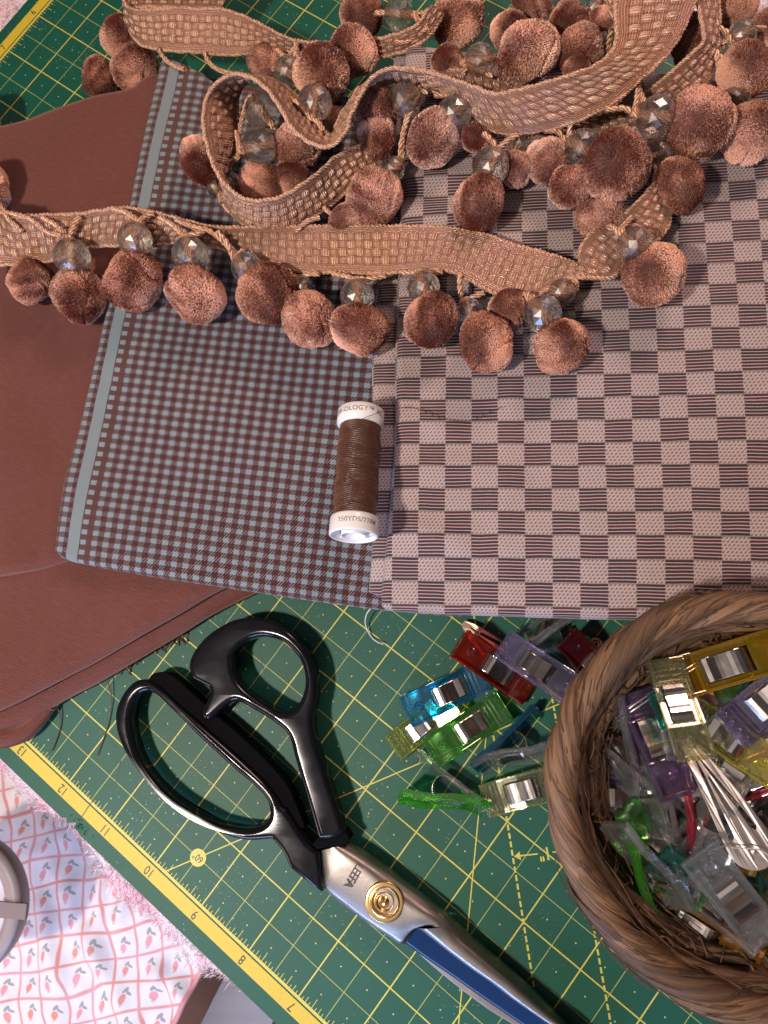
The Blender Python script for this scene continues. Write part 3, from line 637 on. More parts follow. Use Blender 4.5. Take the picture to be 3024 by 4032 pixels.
# blades
def Bq(z, x, y): return at(658.4+x*.3638, 1783.2+y*.3638, z)
def steel(name, col, ro):
    m, p = begin(name); c = coord('Object', 100); n = noise(c, 5, 4, .7); f_ = noise(c, 40, 2); sc_ = noise(coord('Object', (900, 60, 100)), .25, 3)
    setv(p, Base_Color=mixc(n*.6, col, tuple(k*.55 for k in col)), Metallic=1.0, Roughness=ro+.18*n+.10*sc_); bump(p, f_*.4+n, .006, .6); return m
STEEL = steel('brushed_steel', (.30, .265, .245), .26); BLUE = None
m, p = begin('blue_reflection_steel'); n = noise(coord('Object', 100), 1.2, 3); setv(p, Base_Color=mixc(n, (.003, .018, .07), (.004, .026, .095)), Metallic=.0, Specular_IOR_Level=.25, Roughness=.28); BLUE = m  # blue reflection on the ground face painted as base colour
st = [ # (cutting edge), (bevel top), (spine ridge), (far edge)
    ((97, 147), (125, 143), (180, 128), (255, 110)), ((108, 290), (150, 250), (280, 200), (350, 170)), ((122, 380), (190, 330), (370, 270), (480, 262)),
    ((240, 478), (320, 430), (480, 365), (600, 352)), ((370, 575), (450, 520), (600, 455), (720, 442)), ((500, 660), (560, 600), (720, 530), (800, 508)),
    ((560, 700), (625, 625), (770, 570), (850, 545)), ((596, 700), (678, 596), (810, 605), (880, 578))]
st2 = [((596, 700), (678, 596), (810, 605), (880, 578)), ((700, 776), (762, 662), (880, 665), (1000, 680)), ((860, 886), (862, 742), (990, 755), (1130, 790)), ((1000, 985), (982, 832), (1110, 850), (1260, 900)), ((1130, 1075), (1112, 922), (1230, 940), (1380, 1010)), ((1270, 1170), (1242, 1022), (1350, 1040), (1480, 1110)), ((1420, 1265), (1372, 1112), (1460, 1130), (1560, 1195)), ((1580, 1350), (1560, 1240), (1620, 1260), (1680, 1300)), ((1830, 1445), (1828, 1440), (1832, 1443), (1836, 1446))]
def prof_blade(rows, zs, n=80, sub=6):
    R_ = []
    for q, zz_ in zip(rows, zs): R_.append(np.concatenate([Bq(z, *c) for c, z in zip(q, zz_)]))
    R_ = spline(np.array(R_)[:, :], n) if len(rows) > 2 else np.array(R_)
    return R_.reshape(n, -1, 3)
g = G(); Zr = [(.95, 1.05, 1.12, .85)]+[(.92, 1.08, 1.16, .85)]*5+[(.90, 1.04, 1.14, .85), (.84, 1.04, 1.13, .84)]
P = prof_blade(st, Zr, 60); Q = np.stack([spline(r, 14) for r in P]); low = Q[:, [0]].copy(); low[..., 2] = .35; low2 = Q[:, [-1]].copy(); low2[..., 2] = .35; g.grid(np.concatenate([low, Q, low2], 1), 0, flip=True)
P2 = prof_blade(st2, [(.62, .82, 1.13, .84)]+[(.60, .76, 1.08, .68)]*7+[(.5, .5, .5, .5)], 110)
# plain steel part: from the bevel's upper edge over the ridge to the far edge
q2 = np.stack([spline(np.stack([r[1]+[0, 0, .22], r[1]*.65+r[2]*.35+[0, 0, .26], r[2], r[2]*.45+r[3]*.55+[0, 0, .05], r[3]]), 14) for r in P2]); lw = q2[:, [-1]].copy(); lw[..., 2] = .30; w1 = P2[:, [1]]
g.grid(np.concatenate([w1, q2, lw], 1), 0, flip=True)
e1 = Q[-1]; 
bl = obj('blade', g, STEEL, sc)
g = G(); q3 = np.stack([np.linspace(r[0], r[1], 8) for r in P2]); lw = q3[:, [0]].copy(); lw[..., 2] = .35; g.grid(np.concatenate([lw, q3], 1), 0, flip=True)
g.add([Bq(.62, 596, 700), Bq(.80, 678, 596), Bq(1.05, 668, 590), Bq(1.0, 583, 706)], [(0, 1, 2, 3)])
obj('ground_face', g, BLUE, bl, smooth=True)
g = G(); rw = [[Bq(z, x+dx*k, y+dy*k) for k, z in ((0, .12), (1, .30), (1, .02))] for x, y, dx, dy in ((600, 690, 60, -60), (760, 835, 60, -60), (900, 950, 60, -70), (980, 1012, 70, -80), (1100, 1098, 70, -80), (1250, 1190, 70, -80), (1420, 1290, 60, -80), (1700, 1425, 20, -20))]
R_ = spline(np.array(rw).reshape(len(rw), -1), 60).reshape(60, 3, 3); g.grid(R_, 0, flip=True)
g.grid(np.stack([np.stack([Bq(.32, 108, 300+0), Bq(.32, 350, 200)]), np.stack([Bq(.32, 240, 470), Bq(.32, 560, 360)]), np.stack([Bq(.32, 590, 700), Bq(.32, 800, 560)])]), 0, flip=True)
obj('blade', g, steel('dark_steel', (.30, .25, .22), .34), sc)
m, p = begin('brass'); n = noise(coord('Object', 100), 3, 3); setv(p, Base_Color=mixc(n, (.80, .52, .20), (.60, .40, .20)), Metallic=1, Roughness=.22+.1*n); BRASS = m
nrm = np.array([.06, -.04, 1.0]); oc = Bq(1.14, 475, 452)
g = G(); lathe(g, [(.70, -.12), (.745, .0), (.735, .06), (.70, .085), (.60, .07), (.53, .075), (.515, .10), (.495, .10), (.48, .07), (.47, .0), (.36, -.02), (.35, .08), (.33, .10), (.31, .09), (.28, .0), (.22, -.01), (.20, .02), (.12, .05), (.05, .11), (.001, .13)], oc, nrm, 64); obj('pivot_screw', g, BRASS, sc)
P, f = text_mesh('LEEFA', .46, .004, .85); gg = G()
o = Bq(1.185, 288, 300); dxx = Bq(1.185, 247, 372)-Bq(1.185, 330, 232); dxx /= np.linalg.norm(dxx); dyy = np.cross([0, 0, 1], dxx)
gg.add(np.array([o+dxx*x*.92+dyy*y+np.array([0, 0, 0]) for x, y, _ in P]), f); obj('engraving', gg, plain('engraved_ink', (.05, .03, .03), .5), bl, smooth=False)

# ------------------------------------------------------------------ loose threads on the mat
def thread(name, pts, r, mat, label, z=.05, zs=None):
    P = A(z, *pts)
    if zs is not None: P[:, 2] = zs
    g = G(); tube(g, spline(P, 80), r, 6); return tag(obj(name, g, mat), label, 'thread')
g = G(); P = A(.07, (808, 1318), (797, 1328), (791, 1345), (795, 1362), (803, 1376), (815, 1386), (829, 1392)); P[:, 2] = [1.1, .7, .35, .2, .12, .25, .2]
rope(g, P, .028, .10, 2, k=8, step=.02); tag(obj('loose_thread', g, plain('white_yarn', (.62, .64, .66), .8)), 'short curved white thread hanging from the check cloth onto the green mat', 'thread')
# ------------------------------------------------------------------ woven basket
BZ = 5.0
bcen = at(1640, 1726, BZ); BR = np.linalg.norm(at(1214, 1728, BZ)-bcen)      # rim centre line radius
RIMR = .42
bk = empty('basket', (bcen[0], bcen[1], 0), label='round woven seagrass basket filled with sewing clips, on the lower right of the mat', cat='basket')
m, p = begin('seagrass'); u, v, _ = xyz(coord('UV')); uv = coord('UV', (.6, 8, 1)); fib = noise(uv, 1.0, 5, .65); big = noise(coord('UV', (.25, .8, 1)), 1.0, 2); sh_ = attrib('shade')
a = mixc(fib.sm(.3, .75), (.055, .025, .013), (.31, .170, .085)); a = mixc(big.sm(.4, .7)*.5, a, (.24, .135, .075)); a = mixc(sh_*.8, a, (.055, .030, .020))
setv(p, Base_Color=a, Roughness=.55, Specular_IOR_Level=.4); bump(p, fib, .09, 1.0); GRASS = m
def circ(th, r, z): return np.stack([bcen[0]+r*np.cos(th), bcen[1]+r*np.sin(th), np.broadcast_to(z, np.shape(th))], -1)
g = G(); sh = []
# leaf-like wraps that spiral round the rim
nw = 16
for i in range(nw):
    th0 = 2*np.pi*i/nw+RNG.normal(0, .03); wd = RNG.uniform(1.3, 1.8); nL, nW = 56, 12; s = np.linspace(0, 1, nL)[:, None]; t = np.linspace(-1, 1, nW)[None]
    phi = math.radians(-80)+s*math.radians(385); th = th0+s*1.35+t*(wd/2)*.36*np.sin(np.pi*np.clip(s, .03, .97))**.7+0*phi
    cr = np.random.default_rng(i).uniform(.9, 2.0)
    rr = RIMR*(1.0+.055*(1-t**2)+.018*np.sin(t*5*cr+i)+.012*np.sin(t*17+i*2+s*4)+.010*np.sin(s*9+i))+.09*(s)+.13*((i*7) % 5)/5*(1-t**2)+.05*np.sin(s*7+t*3+i)
    R_ = BR+rr*np.cos(phi); z = BZ+rr*np.sin(phi)*.92+.05*np.sin(th*3)
    V = circ(th, R_, 0*th); V[..., 2] = z
    g.grid(V, 0, np.stack([s*5+i*7.3+0*t, t*.6+i*3.1+0*s], -1)); sh += [RNG.choice([0, .05, .1, .3, .6, .8])]*(nL*nW)
    for e in range(5):   # thin raised fibres along each leaf
        tt = RNG.uniform(-.9, .9); ss = np.linspace(RNG.uniform(0, .2), RNG.uniform(.7, 1), 22); ph = math.radians(-80)+ss*math.radians(385)
        thh = th0+ss*1.35+tt*(wd/2)*.36*np.sin(np.pi*np.clip(ss, .03, .97))**.7; q = circ(thh, BR+(RIMR*1.055)*np.cos(ph), 0*thh); q[:, 2] = BZ+(RIMR*1.055)*np.sin(ph)*.92+.05*np.sin(thh*3)
        b0 = g.n; tube(g, q, .016, 4, 0, caps=False); sh += [RNG.uniform(0, .5)]*(g.n-b0)
ph = np.linspace(0, 2*np.pi, 20, endpoint=False); thc = np.linspace(0, 2*np.pi, 160, endpoint=False)
V = circ(np.broadcast_to(thc[:, None], (160, 20)), BR+RIMR*.93*np.cos(ph)[None]+0*thc[:, None], 0.0); V[..., 2] = BZ+RIMR*.86*np.sin(ph)[None]
b0 = g.n; g.grid(V, 0, np.stack(np.broadcast_arrays(thc[:, None]*BR, ph[None]), -1), cu=True, cv=True); sh += [.4]*(g.n-b0)
for i in range(420):   # loose ends and split fibres standing off the rim
    th = RNG.uniform(1.2, 5.6); p0_ = RNG.uniform(-.3, 3.2); t = np.linspace(0, 1, 9); L = RNG.uniform(.05, .22); o_ = RIMR*1.18+RNG.uniform(.0, .14)+RNG.uniform(-.02, .12)*t
    q = circ(th+L*t, BR+o_*np.cos(p0_+t*.5), 0*t); q[:, 2] = BZ+o_*np.sin(p0_+t*.5)*.92; b0 = g.n; tube(g, q, RNG.uniform(.007, .018), 4, 0, caps=False); sh += [RNG.uniform(0, .7)]*(g.n-b0)
obj('rim', g, GRASS, bk, attr=sh)
# wall of coils, narrowing downwards, with cross stitches and stray fibres
g = G(); sh = []; nc = 6
def wall_r(z): return BR-.05-3.0*(1-np.clip(z, 0, BZ)/BZ)**.85
for c_ in range(nc):
    zc_ = BZ-.48-(c_)*.72; rc_ = wall_r(zc_); rad = .43
    for st_ in range(7):
        a0 = RNG.uniform(0, 6.28); tw = RNG.uniform(2, 5); thc = np.linspace(0, 2*np.pi, 260); q_ = a0+thc*round(tw)
        P = circ(thc, rc_+.24*np.cos(q_), 0*thc); P[:, 2] = zc_+.26*np.sin(q_); b0 = g.n; tube(g, P, .17+.03*np.sin(thc*7+a0), 7, 0, caps=False); sh += [RNG.uniform(.35, .85)]*(g.n-b0)  # darker coils: shadow inside the basket put into the colour
thc = np.linspace(0, 2*np.pi, 120, endpoint=False); zz = np.linspace(BZ, .15, 24)
V = np.stack([circ(thc, wall_r(z)+.12, z+0*thc) for z in zz]); b0 = g.n; g.grid(V, 0, np.stack(np.broadcast_arrays(thc[None]*BR, zz[:, None]*1.0), -1), cv=True); sh += [.5]*(g.n-b0)
V = np.stack([circ(thc, wall_r(z)-.10, z+0*thc) for z in zz]); b0 = g.n; g.grid(V, 0, np.stack(np.broadcast_arrays(thc[None]*BR, zz[:, None]*1.0), -1), cv=True, flip=True); sh += [.6]*(g.n-b0)
for i in range(260):   # cross stitches
    th = 2*np.pi*i/260*1+RNG.normal(0, .01); zt_ = BZ-.55-RNG.integers(0, 5)*.72; sl = RNG.choice([-1, 1])*RNG.uniform(.04, .09); t = np.linspace(0, 1, 9)
    P = circ(th+sl*t, wall_r(zt_-.7*t)-.42-.06*np.sin(np.pi*t), 0*t); P[:, 2] = zt_-.75*t; b0 = g.n; tube(g, P, .028, 5, 0, caps=False); sh += [0]*(g.n-b0)
for i in range(900):   # stray fibres
    th = RNG.uniform(0, 6.28); z0 = RNG.uniform(.5, BZ); L = RNG.uniform(.05, .30); t = np.linspace(0, 1, 8)
    P = circ(th+L*t, wall_r(z0)-.44-RNG.uniform(0, .10)*np.sin(np.pi*t), 0*t); P[:, 2] = z0+RNG.normal(0, .35)*t; b0 = g.n; tube(g, P, RNG.uniform(.010, .03), 4, 0, caps=False); sh += [RNG.uniform(0, .6)]*(g.n-b0)
obj('wall', g, GRASS, bk, attr=sh)
g = G(); rr_ = np.linspace(.01, wall_r(.3), 30); V = np.stack([circ(thc, r, .22+.10*math.sin(r*7)**2+0*thc) for r in rr_]); g.grid(V, 0, np.stack(np.broadcast_arrays(thc[None]*4, rr_[:, None]), -1), cv=True); obj('base', g, GRASS, bk, attr=[.3]*g.n)
def inb(x, y): # height of a loose pile inside the basket
    return 3.3

# ------------------------------------------------------------------ sewing clips
def plastic(name, col, haze=.14, tint=1.0):
    m = bpy.data.materials.new(name); m.use_nodes = True; nt = m.node_tree; X.nt = nt; p = nt.nodes['Principled BSDF']; out = nt.nodes['Material Output']
    tr = nt.nodes.new('ShaderNodeBsdfTransparent'); gl = nt.nodes.new('ShaderNodeBsdfGlossy'); fr_ = nt.nodes.new('ShaderNodeFresnel'); fr_.inputs[0].default_value = 1.55
    lw = nt.nodes.new('ShaderNodeLayerWeight'); lw.inputs[0].default_value = .35; lw2 = nt.nodes.new('ShaderNodeLayerWeight'); lw2.inputs[0].default_value = .5
    gl.inputs['Roughness'].default_value = .06; gl.inputs['Color'].default_value = (1, 1, 1, 1)
    deep = tuple(max(k, .02)**1.7 for k in col); c = mixc(X(lw.outputs['Facing']), col, deep); nt.links.new(c.k, tr.inputs[0])
    n = noise(coord('Object', 100), .9, 1)
    bp = nt.nodes.new('ShaderNodeBump'); bp.inputs['Distance'].default_value = .0005; nt.links.new(n.k, bp.inputs['Height']); nt.links.new(bp.outputs[0], gl.inputs['Normal'])
    setv(p, Base_Color=tuple(min(1, k**1.9*.95+.01) for k in col), Roughness=.2)
    gz = nt.nodes.new('ShaderNodeBsdfGlass'); gz.inputs['IOR'].default_value = 1.42; gz.inputs['Roughness'].default_value = .03; nt.links.new(c.k, gz.inputs['Color']); m0 = nt.nodes.new('ShaderNodeMixShader'); m0.inputs[0].default_value = .18; nt.links.new(tr.outputs[0], m0.inputs[1]); nt.links.new(gz.outputs[0], m0.inputs[2])
    m1 = nt.nodes.new('ShaderNodeMixShader'); m1.inputs[0].default_value = haze; nt.links.new(m0.outputs[0], m1.inputs[1]); nt.links.new(p.outputs[0], m1.inputs[2])
    fc = X(lw2.outputs['Facing']); f2 = fc*fc*.55+.07
    m2 = nt.nodes.new('ShaderNodeMixShader'); nt.links.new(f2.k, m2.inputs[0]); nt.links.new(m1.outputs[0], m2.inputs[1]); nt.links.new(gl.outputs[0], m2.inputs[2])
    nt.links.new(m2.outputs[0], out.inputs[0]); return m
PC = dict(clear=(.86, .88, .90), blue=(.02, .42, .68), green=(.20, .62, .16), lime=(.62, .72, .20), red=(.72, .07, .03), lilac=(.66, .60, .86), maroon=(.35, .03, .05), purple=(.40, .25, .50),
          yellow=(.95, .66, .02), orange=(.92, .40, .02), pink=(.90, .10, .18), navy=(.03, .28, .58), bright=(.15, .80, .08), olive=(.72, .72, .42), crimson=(.60, .02, .07), teal=(.05, .45, .38), lemon=(.85, .80, .18), amber=(.75, .32, .04))
PC = {k: tuple(q**(.36 if k in ('clear', 'lilac', 'olive') else .42) for q in c) for k, c in PC.items()}
PM = {k: plastic('plastic_'+k, c, .03 if k in ('clear', 'lilac', 'olive') else .06) for k, c in PC.items()}
m, p = begin('spring_steel'); n = noise(coord('Object', 100), 2.5, 2); setv(p, Base_Color=(.80, .74, .70), Metallic=1, Roughness=.13+.10*n); CHROME = m
def band(bm, prof, y0, y1, th):
    """solid strip following an x-z profile between y0 and y1"""
    prof = np.asarray(prof, float); T = np.gradient(prof, axis=0); T /= np.linalg.norm(T, axis=1)[:, None]; N = np.stack([-T[:, 1], T[:, 0]], 1)
    a, b = prof-N*th/2, prof+N*th/2; n = len(prof)
    R_ = [[bm.verts.new((q[0], y, q[1])) for q, y in ((a[i], y0), (a[i], y1), (b[i], y1), (b[i], y0))] for i in range(n)]
    for i in range(n-1):
        for k in range(4): bm.faces.new([R_[i][k], R_[i][(k+1) % 4], R_[i+1][(k+1) % 4], R_[i+1][k]])
    bm.faces.new(R_[0][::-1]); bm.faces.new(R_[-1])
def bm_g(bm, bev=.022, m=0):
    bmesh.ops.recalc_face_normals(bm, faces=bm.faces)
    if bev:
        es = [e for e in bm.edges if len(e.link_faces) == 2 and e.calc_face_angle(0) > .6]
        bmesh.ops.bevel(bm, geom=es, offset=bev, segments=2, profile=.6, affect='EDGES')
    bm.verts.index_update(); g = G(); g.add([v.co[:] for v in bm.verts], [tuple(v.index for v in f.verts) for f in bm.faces], m); bm.free(); return g
def lerp_prof(P, x0, x1, n=4):
    P = np.array(sorted(P)); xs = np.linspace(x0, x1, n); xs = np.unique(np.r_[xs, [q for q in P[:, 0] if x0 < q < x1]]); return np.stack([xs, np.interp(xs, P[:, 0], P[:, 1])], 1)
W2 = .62
def torus(g, c, R0, r, nrm=(0, 0, 1), n=14, k=6):
    t = np.linspace(0, 2*np.pi, n+1); nrm = np.array(nrm, float); Y = np.cross(nrm, [1, .1, 0]); Y /= np.linalg.norm(Y); Z = np.cross(nrm, Y)
    tube(g, np.array(c)+R0*(np.cos(t)[:, None]*Y+np.sin(t)[:, None]*Z), r, k)
def jaw(up):
    P = [(1.7, .16), (1.0, .18), (.2, .42), (-.6, .78), (-1.7, 1.02)] if up else [(1.7, 0), (.6, -.02), (-.2, -.10), (-1.7, -.34)]
    bm = bmesh.new(); th = .11
    if up:
        band(bm, lerp_prof(P, .78, 1.7), -W2, W2, th); band(bm, lerp_prof(P, -1.7, -.52), -W2, W2, th)
        for s in (-1, 1): band(bm, lerp_prof(P, -.52, .78, 5), s*W2, s*.38, th)
    else:
        band(bm, lerp_prof(P, -1.7, 1.7, 8), -W2+.04, W2-.04, th)
    for s in (-1, 1):   # side rails
        q = lerp_prof(P, -1.62, 1.60, 6); q = q+np.array([0, .13 if up else -.02]); band(bm, q, s*(W2-.10 if up else W2-.13), s*(W2 if up else W2-.04), .24)
    q = lerp_prof(P, -1.7, -1.55, 3)+np.array([0, .06]); band(bm, q, -W2, W2, .16)
    for xx in (.95, 1.12, 1.29):
        q = lerp_prof(P, xx-.03, xx+.03, 2)+np.array([0, .07 if up else -.05]); band(bm, q, -W2+.12, W2-.12, .05)
    g = bm_g(bm)
    zt = np.interp(1.52, *np.array(sorted(P)).T)
    for y in (-.42, -.14, .14, .42): torus(g, (1.52, y, zt+(.07 if up else -.07)), .065, .026)
    x = -1.12; zt = np.interp(x, *np.array(sorted(P)).T)
    torus(g, (x, 0, zt+(.06 if up else -.06)), .16, .04, (.3 if up else .1, 0, 1), 20); torus(g, (x, 0, zt+(.06 if up else -.06)), .05, .04, (.3, 0, 1), 12)
    return g
JU, JL = jaw(True), jaw(False)
bm = bmesh.new(); band(bm, spline(np.array([(.82, .28, 0), (.70, .42, 0), (.42, .47, 0), (.10, .62, 0), (-.15, .74, 0), (-.42, .70, 0), (-.56, .50, 0), (-.60, .22, 0), (-.50, -.05, 0), (-.25, -.16, 0), (.20, -.11, 0), (.75, -.07, 0)]), 30)[:, :2], -.35, .35, .035); SPR = bm_g(bm, .008)
_jm = {}
def cmesh(kind, g, mat):
    k = (kind, mat.name)
    if k not in _jm: o = obj(kind, g, mat, smooth=False, local=True); _jm[k] = o.data; bpy.data.objects.remove(o)
    return _jm[k]
def clip(tip, tail, cu, cl, label, roll=0, group=None, zt=.3, zb=.3, openj=0.0, size=1.0, name='sewing_clip'):
    """tip and tail given where they are seen, with their heights"""
    T, B = at(*tip, zt), at(*tail, zb); x = T-B; x /= np.linalg.norm(x); c = (T+B)/2
    y = np.cross([0, 0, 1], x); y /= np.linalg.norm(y); z = np.cross(x, y); r = math.radians(roll)
    y2 = y*math.cos(r)+z*math.sin(r); z2 = np.cross(x, y2)
    o = bpy.data.objects.new(name, None); COL.objects.link(o); o.empty_display_size = .01
    o.matrix_world = Matrix([[x[i]*size, y2[i]*size, z2[i]*size, (c[i]-z2[i]*.25)*S] for i in range(3)]+[[0, 0, 0, 1]])
    tag(o, label, 'sewing clip', group)
    for kind, g_, mt_ in (('upper_jaw', JU, PM[cu]), ('lower_jaw', JL, PM[cl]), ('spring', SPR, CHROME)):
        k = bpy.data.objects.new(kind, cmesh(kind, g_, mt_)); COL.objects.link(k); k.parent = o
        if openj and kind != 'spring': k.rotation_euler = (0, math.radians(openj if kind == 'upper_jaw' else -openj*.4), 0)
    return o
GO = 'sewing clips lying on the mat'; GI = 'sewing clips piled in the basket'
clip((1062, 1452), (868, 1540), 'blue', 'blue', 'turquoise blue sewing clip lying flat above the green one on the mat', 2, GO, .95, .85)
clip((1098, 1518), (925, 1628), 'green', 'lime', 'olive green sewing clip lying flat just below the turquoise one', -2, GO, .75, .7)
clip((842, 1622), (985, 1510), 'lime', 'clear', 'yellow-green sewing clip poking out from under the left end of the turquoise one', 4, GO, .35, .35, size=.92)
clip((1052, 1762), (878, 1660), 'bright', 'clear', 'bright green and clear sewing clip lying on its side, lowest of those on the mat', 62, GO, .6, .62, 7)
clip((1032, 1736), (1240, 1672), 'olive', 'clear', 'clear sewing clip with a faint yellow tint whose end is under the basket rim', 3, GO, .7, .6)
clip((1028, 1672), (1188, 1560), 'clear', 'navy', 'clear and deep blue sewing clip lying on its side against the basket', -60, GO, .6, .62, 6)
clip((1150, 1498), (985, 1388), 'red', 'red', 'orange-red sewing clip lying flat, crossed by the clear lilac one', -3, GO, .5, .75)
clip((1088, 1392), (1240, 1500), 'lilac', 'lilac', 'clear lilac sewing clip lying across the orange-red one beside the basket', 4, GO, 1.35, 1.1)
clip((1345, 1500), (1215, 1375), 'maroon', 'maroon', 'dark maroon sewing clip half hidden under the basket rim', 0, GO, .6, .8, size=.9)
clip((1085, 1398), (1270, 1350), 'clear', 'clear', 'clear sewing clip on its side in the shadow of the check cloth', 60, GO, .6, .6, 3)

# snap hair clips
m, p = begin('satin_metal'); n = noise(coord('Object', 100), 1.5, 2); setv(p, Base_Color=(.56, .50, .475), Metallic=1, Roughness=.36+.1*n); SATIN = m
m, p = begin('peach_metal'); setv(p, Base_Color=(.80, .55, .42), Metallic=.7, Roughness=.30); PEACH = m
def snap_clip(p_round, p_tip, zr_, zt_, L, mat, label, Wd=1.35, flip=1):
    A0, B0 = at(*p_round, zr_), at(*p_tip, zt_); x = B0-A0; L = np.linalg.norm(x); x /= L; y = np.cross([0, 0, 1], x); y /= np.linalg.norm(y); n_ = np.cross(x, y)
    t = np.linspace(math.radians(100), math.radians(260), 16); r = Wd/2
    outer = [(L, .10), (L-.12, .17)]+[(L*k, (.19+(r-.19)*(1-k)**.85)) for k in (.8, .6, .4, .2, .08)]+[(r*math.cos(a)*1.05-.0, r*math.sin(a)) for a in t]+[(L*k, -(.19+(r-.19)*(1-k)**.85)) for k in (.08, .2, .4, .6, .8)]+[(L-.12, -.17), (L, -.10)]
    hole = [(L*.86, 0.02), (L*.6, .17), (L*.3, .33), (L*.14, .40), (L*.10, .36), (L*.3, .24), (L*.5, .13), (L*.12, .12), (L*.10, 0), (L*.12, -.12), (L*.5, -.13), (L*.3, -.24), (L*.10, -.36), (L*.14, -.40), (L*.3, -.33), (L*.6, -.17), (L*.86, -.02)]
    h1_ = [(L*.84, .06), (L*.6, .20), (L*.3, .37), (L*.10, .47), (L*.07, .40), (L*.10, .30), (L*.3, .22), (L*.6, .09), (L*.80, .03)]; h2_ = [(a, -b) for a, b in h1_][::-1]
    h3_ = [(L*.62, .035), (L*.26, .09), (L*.24, 0), (L*.26, -.09), (L*.62, -.035)]
    a = np.linspace(0, 2*np.pi, 13)[:-1]; pin = [(-.22+.075*math.cos(q), .075*math.sin(q)) for q in a][::-1]
    g0 = curve_solid('s', [outer, h1_, h2_, h3_, pin], 0, .035, .012, mat, 2); V = np.vstack(g0.v)
    V = A0+V[:, 0:1]*x+V[:, 1:2]*y+(V[:, 2:3]+.22*np.sin(np.pi*np.clip(V[:, 0:1]/L, 0, 1)))*n_
    g = G(); g.add(V, g0.f); e = empty('hair_clip', A0, label=label, cat='hair clip'); obj('frame', g, mat, e, smooth=False)
    g = G(); c = A0+x*(-.22); lathe(g, [(.001, .09), (.06, .07), (.09, .03), (.12, .04), (.13, .0)], c, n_, 20); obj('rivet', g, mat, e)
    return e
snap_clip((1618, 1822), (1478, 1598), 5.15, 4.2, 5, SATIN, 'large silver snap hair clip lying point up across the clips in the basket', 1.45)
snap_clip((1740, 1660), (1535, 1702), 3.6, 3.2, 5, SATIN, 'dull silver snap hair clip lying level in the basket, partly under the large one', 1.0)
snap_clip((1085, 1420), (1000, 1345), .25, .30, 3, PEACH, 'peach coloured snap hair clip beside the orange-red sewing clip at the cloth edge', 1.1)
g = G(); torus(g, at(1288, 1392, .5), .22, .05, (.3, .2, 1), 24, 8); torus(g, at(1288, 1392, .5), .10, .03, (.3, .2, 1), 18, 8); tube(g, spline(A(.35, (1292, 1402), (1310, 1430), (1345, 1460)), 12), .04, 6); tag(obj('safety_pin', g, PEACH), 'small metal safety pin coil against the outside of the basket', 'safety pin')
g = G(); P = A(4.7, (1340, 1556), (1362, 1535), (1400, 1505), (1440, 1474), (1478, 1450), (1508, 1433)); P[:, 2] = [3.9, 4.2, 4.4, 4.5, 4.5, 4.4]; tube(g, spline(P, 60), .024, 6); P2_ = P+[.09, -.09, .0]; tube(g, spline(P2_, 60), .022, 6); tag(obj('hair_pin', g, CHROME), 'long thin wire hair pin along the inner basket wall', 'hair pin')

# clips in the basket (named by what sets each apart)
clip((1480, 1462), (1665, 1412), 'yellow', 'orange', 'yellow-orange sewing clip at the upper edge of the basket pile', 10, GI, 4.5, 4.2, size=1.12)
clip((1443, 1448), (1482, 1612), 'olive', 'clear', 'smoky clear sewing clip standing upright above the point of the silver hair clip', 2, GI, 4.7, 4.9, size=.95)
clip((1378, 1500), (1440, 1700), 'purple', 'purple', 'purple sewing clip with bright spring on the left of the basket pile', 8, GI, 4.2, 3.7)
clip((1345, 1690), (1362, 1520), 'clear', 'clear', 'clear sewing clip on its side between the purple clip and the basket wall', 58, GI, 3.3, 3.4, 4)
clip((1615, 1548), (1725, 1455), 'lilac', 'lilac', 'clear lilac sewing clip at the right edge of the basket pile', 8, GI, 4.9, 4.6, size=1.1)
clip((1500, 1545), (1640, 1640), 'lemon', 'clear', 'pale yellow and clear sewing clip right of the smoky clear one in the basket', -6, GI, 4.2, 4.3, size=1.0)
clip((1560, 1480), (1475, 1650), 'crimson', 'crimson', 'dark crimson sewing clip deep under the pale yellow one in the basket', 30, GI, 3.4, 3.3)
clip((1560, 1700), (1720, 1660), 'pink', 'pink', 'coral pink sewing clip at the right edge of the basket pile', 25, GI, 4.1, 4.3, size=1.05)
clip((1475, 1822), (1510, 1690), 'pink', 'pink', 'coral pink sewing clip standing on edge left of the silver hair clip', 80, GI, 3.9, 3.7, size=.9)
clip((1458, 1985), (1292, 1755), 'bright', 'bright', 'bright green sewing clip lying along the lower left basket wall', -50, GI, 3.6, 3.5, 5, size=1.1)
clip((1460, 1965), (1372, 1745), 'clear', 'clear', 'clear sewing clip on its side right of the bright green one in the basket', 58, GI, 4.2, 4.2, 8, size=1.0)
clip((1650, 2020), (1505, 1838), 'clear', 'clear', 'large clear sewing clip with a bright spring at the bottom of the basket pile', 4, GI, 4.7, 4.8, size=1.05)
clip((1425, 1965), (1590, 2040), 'orange', 'orange', 'orange sewing clip at the bottom of the basket below the large clear one', -14, GI, 3.5, 3.3)
clip((1640, 2040), (1700, 1900), 'yellow', 'orange', 'amber yellow sewing clip under the right end of the large clear one', 0, GI, 3.9, 3.9)
clip((1480, 1900), (1590, 2005), 'clear', 'clear', 'clear ribbed sewing clip between the orange one and the large clear one', 20, GI, 3.7, 3.9, size=.9)
clip((1410, 1690), (1460, 1800), 'clear', 'clear', 'clear sewing clip tilted below the purple one in the basket', -50, GI, 3.9, 3.6, size=.85)
clip((1300, 1722), (1400, 1735), 'purple', 'purple', 'small dark purple sewing clip deep by the left basket wall', 20, GI, 2.9, 3.0, size=.85)
clip((1530, 1760), (1580, 1880), 'teal', 'teal', 'teal sewing clip seen through the slots of the silver hair clip', 10, GI, 3.7, 3.6)
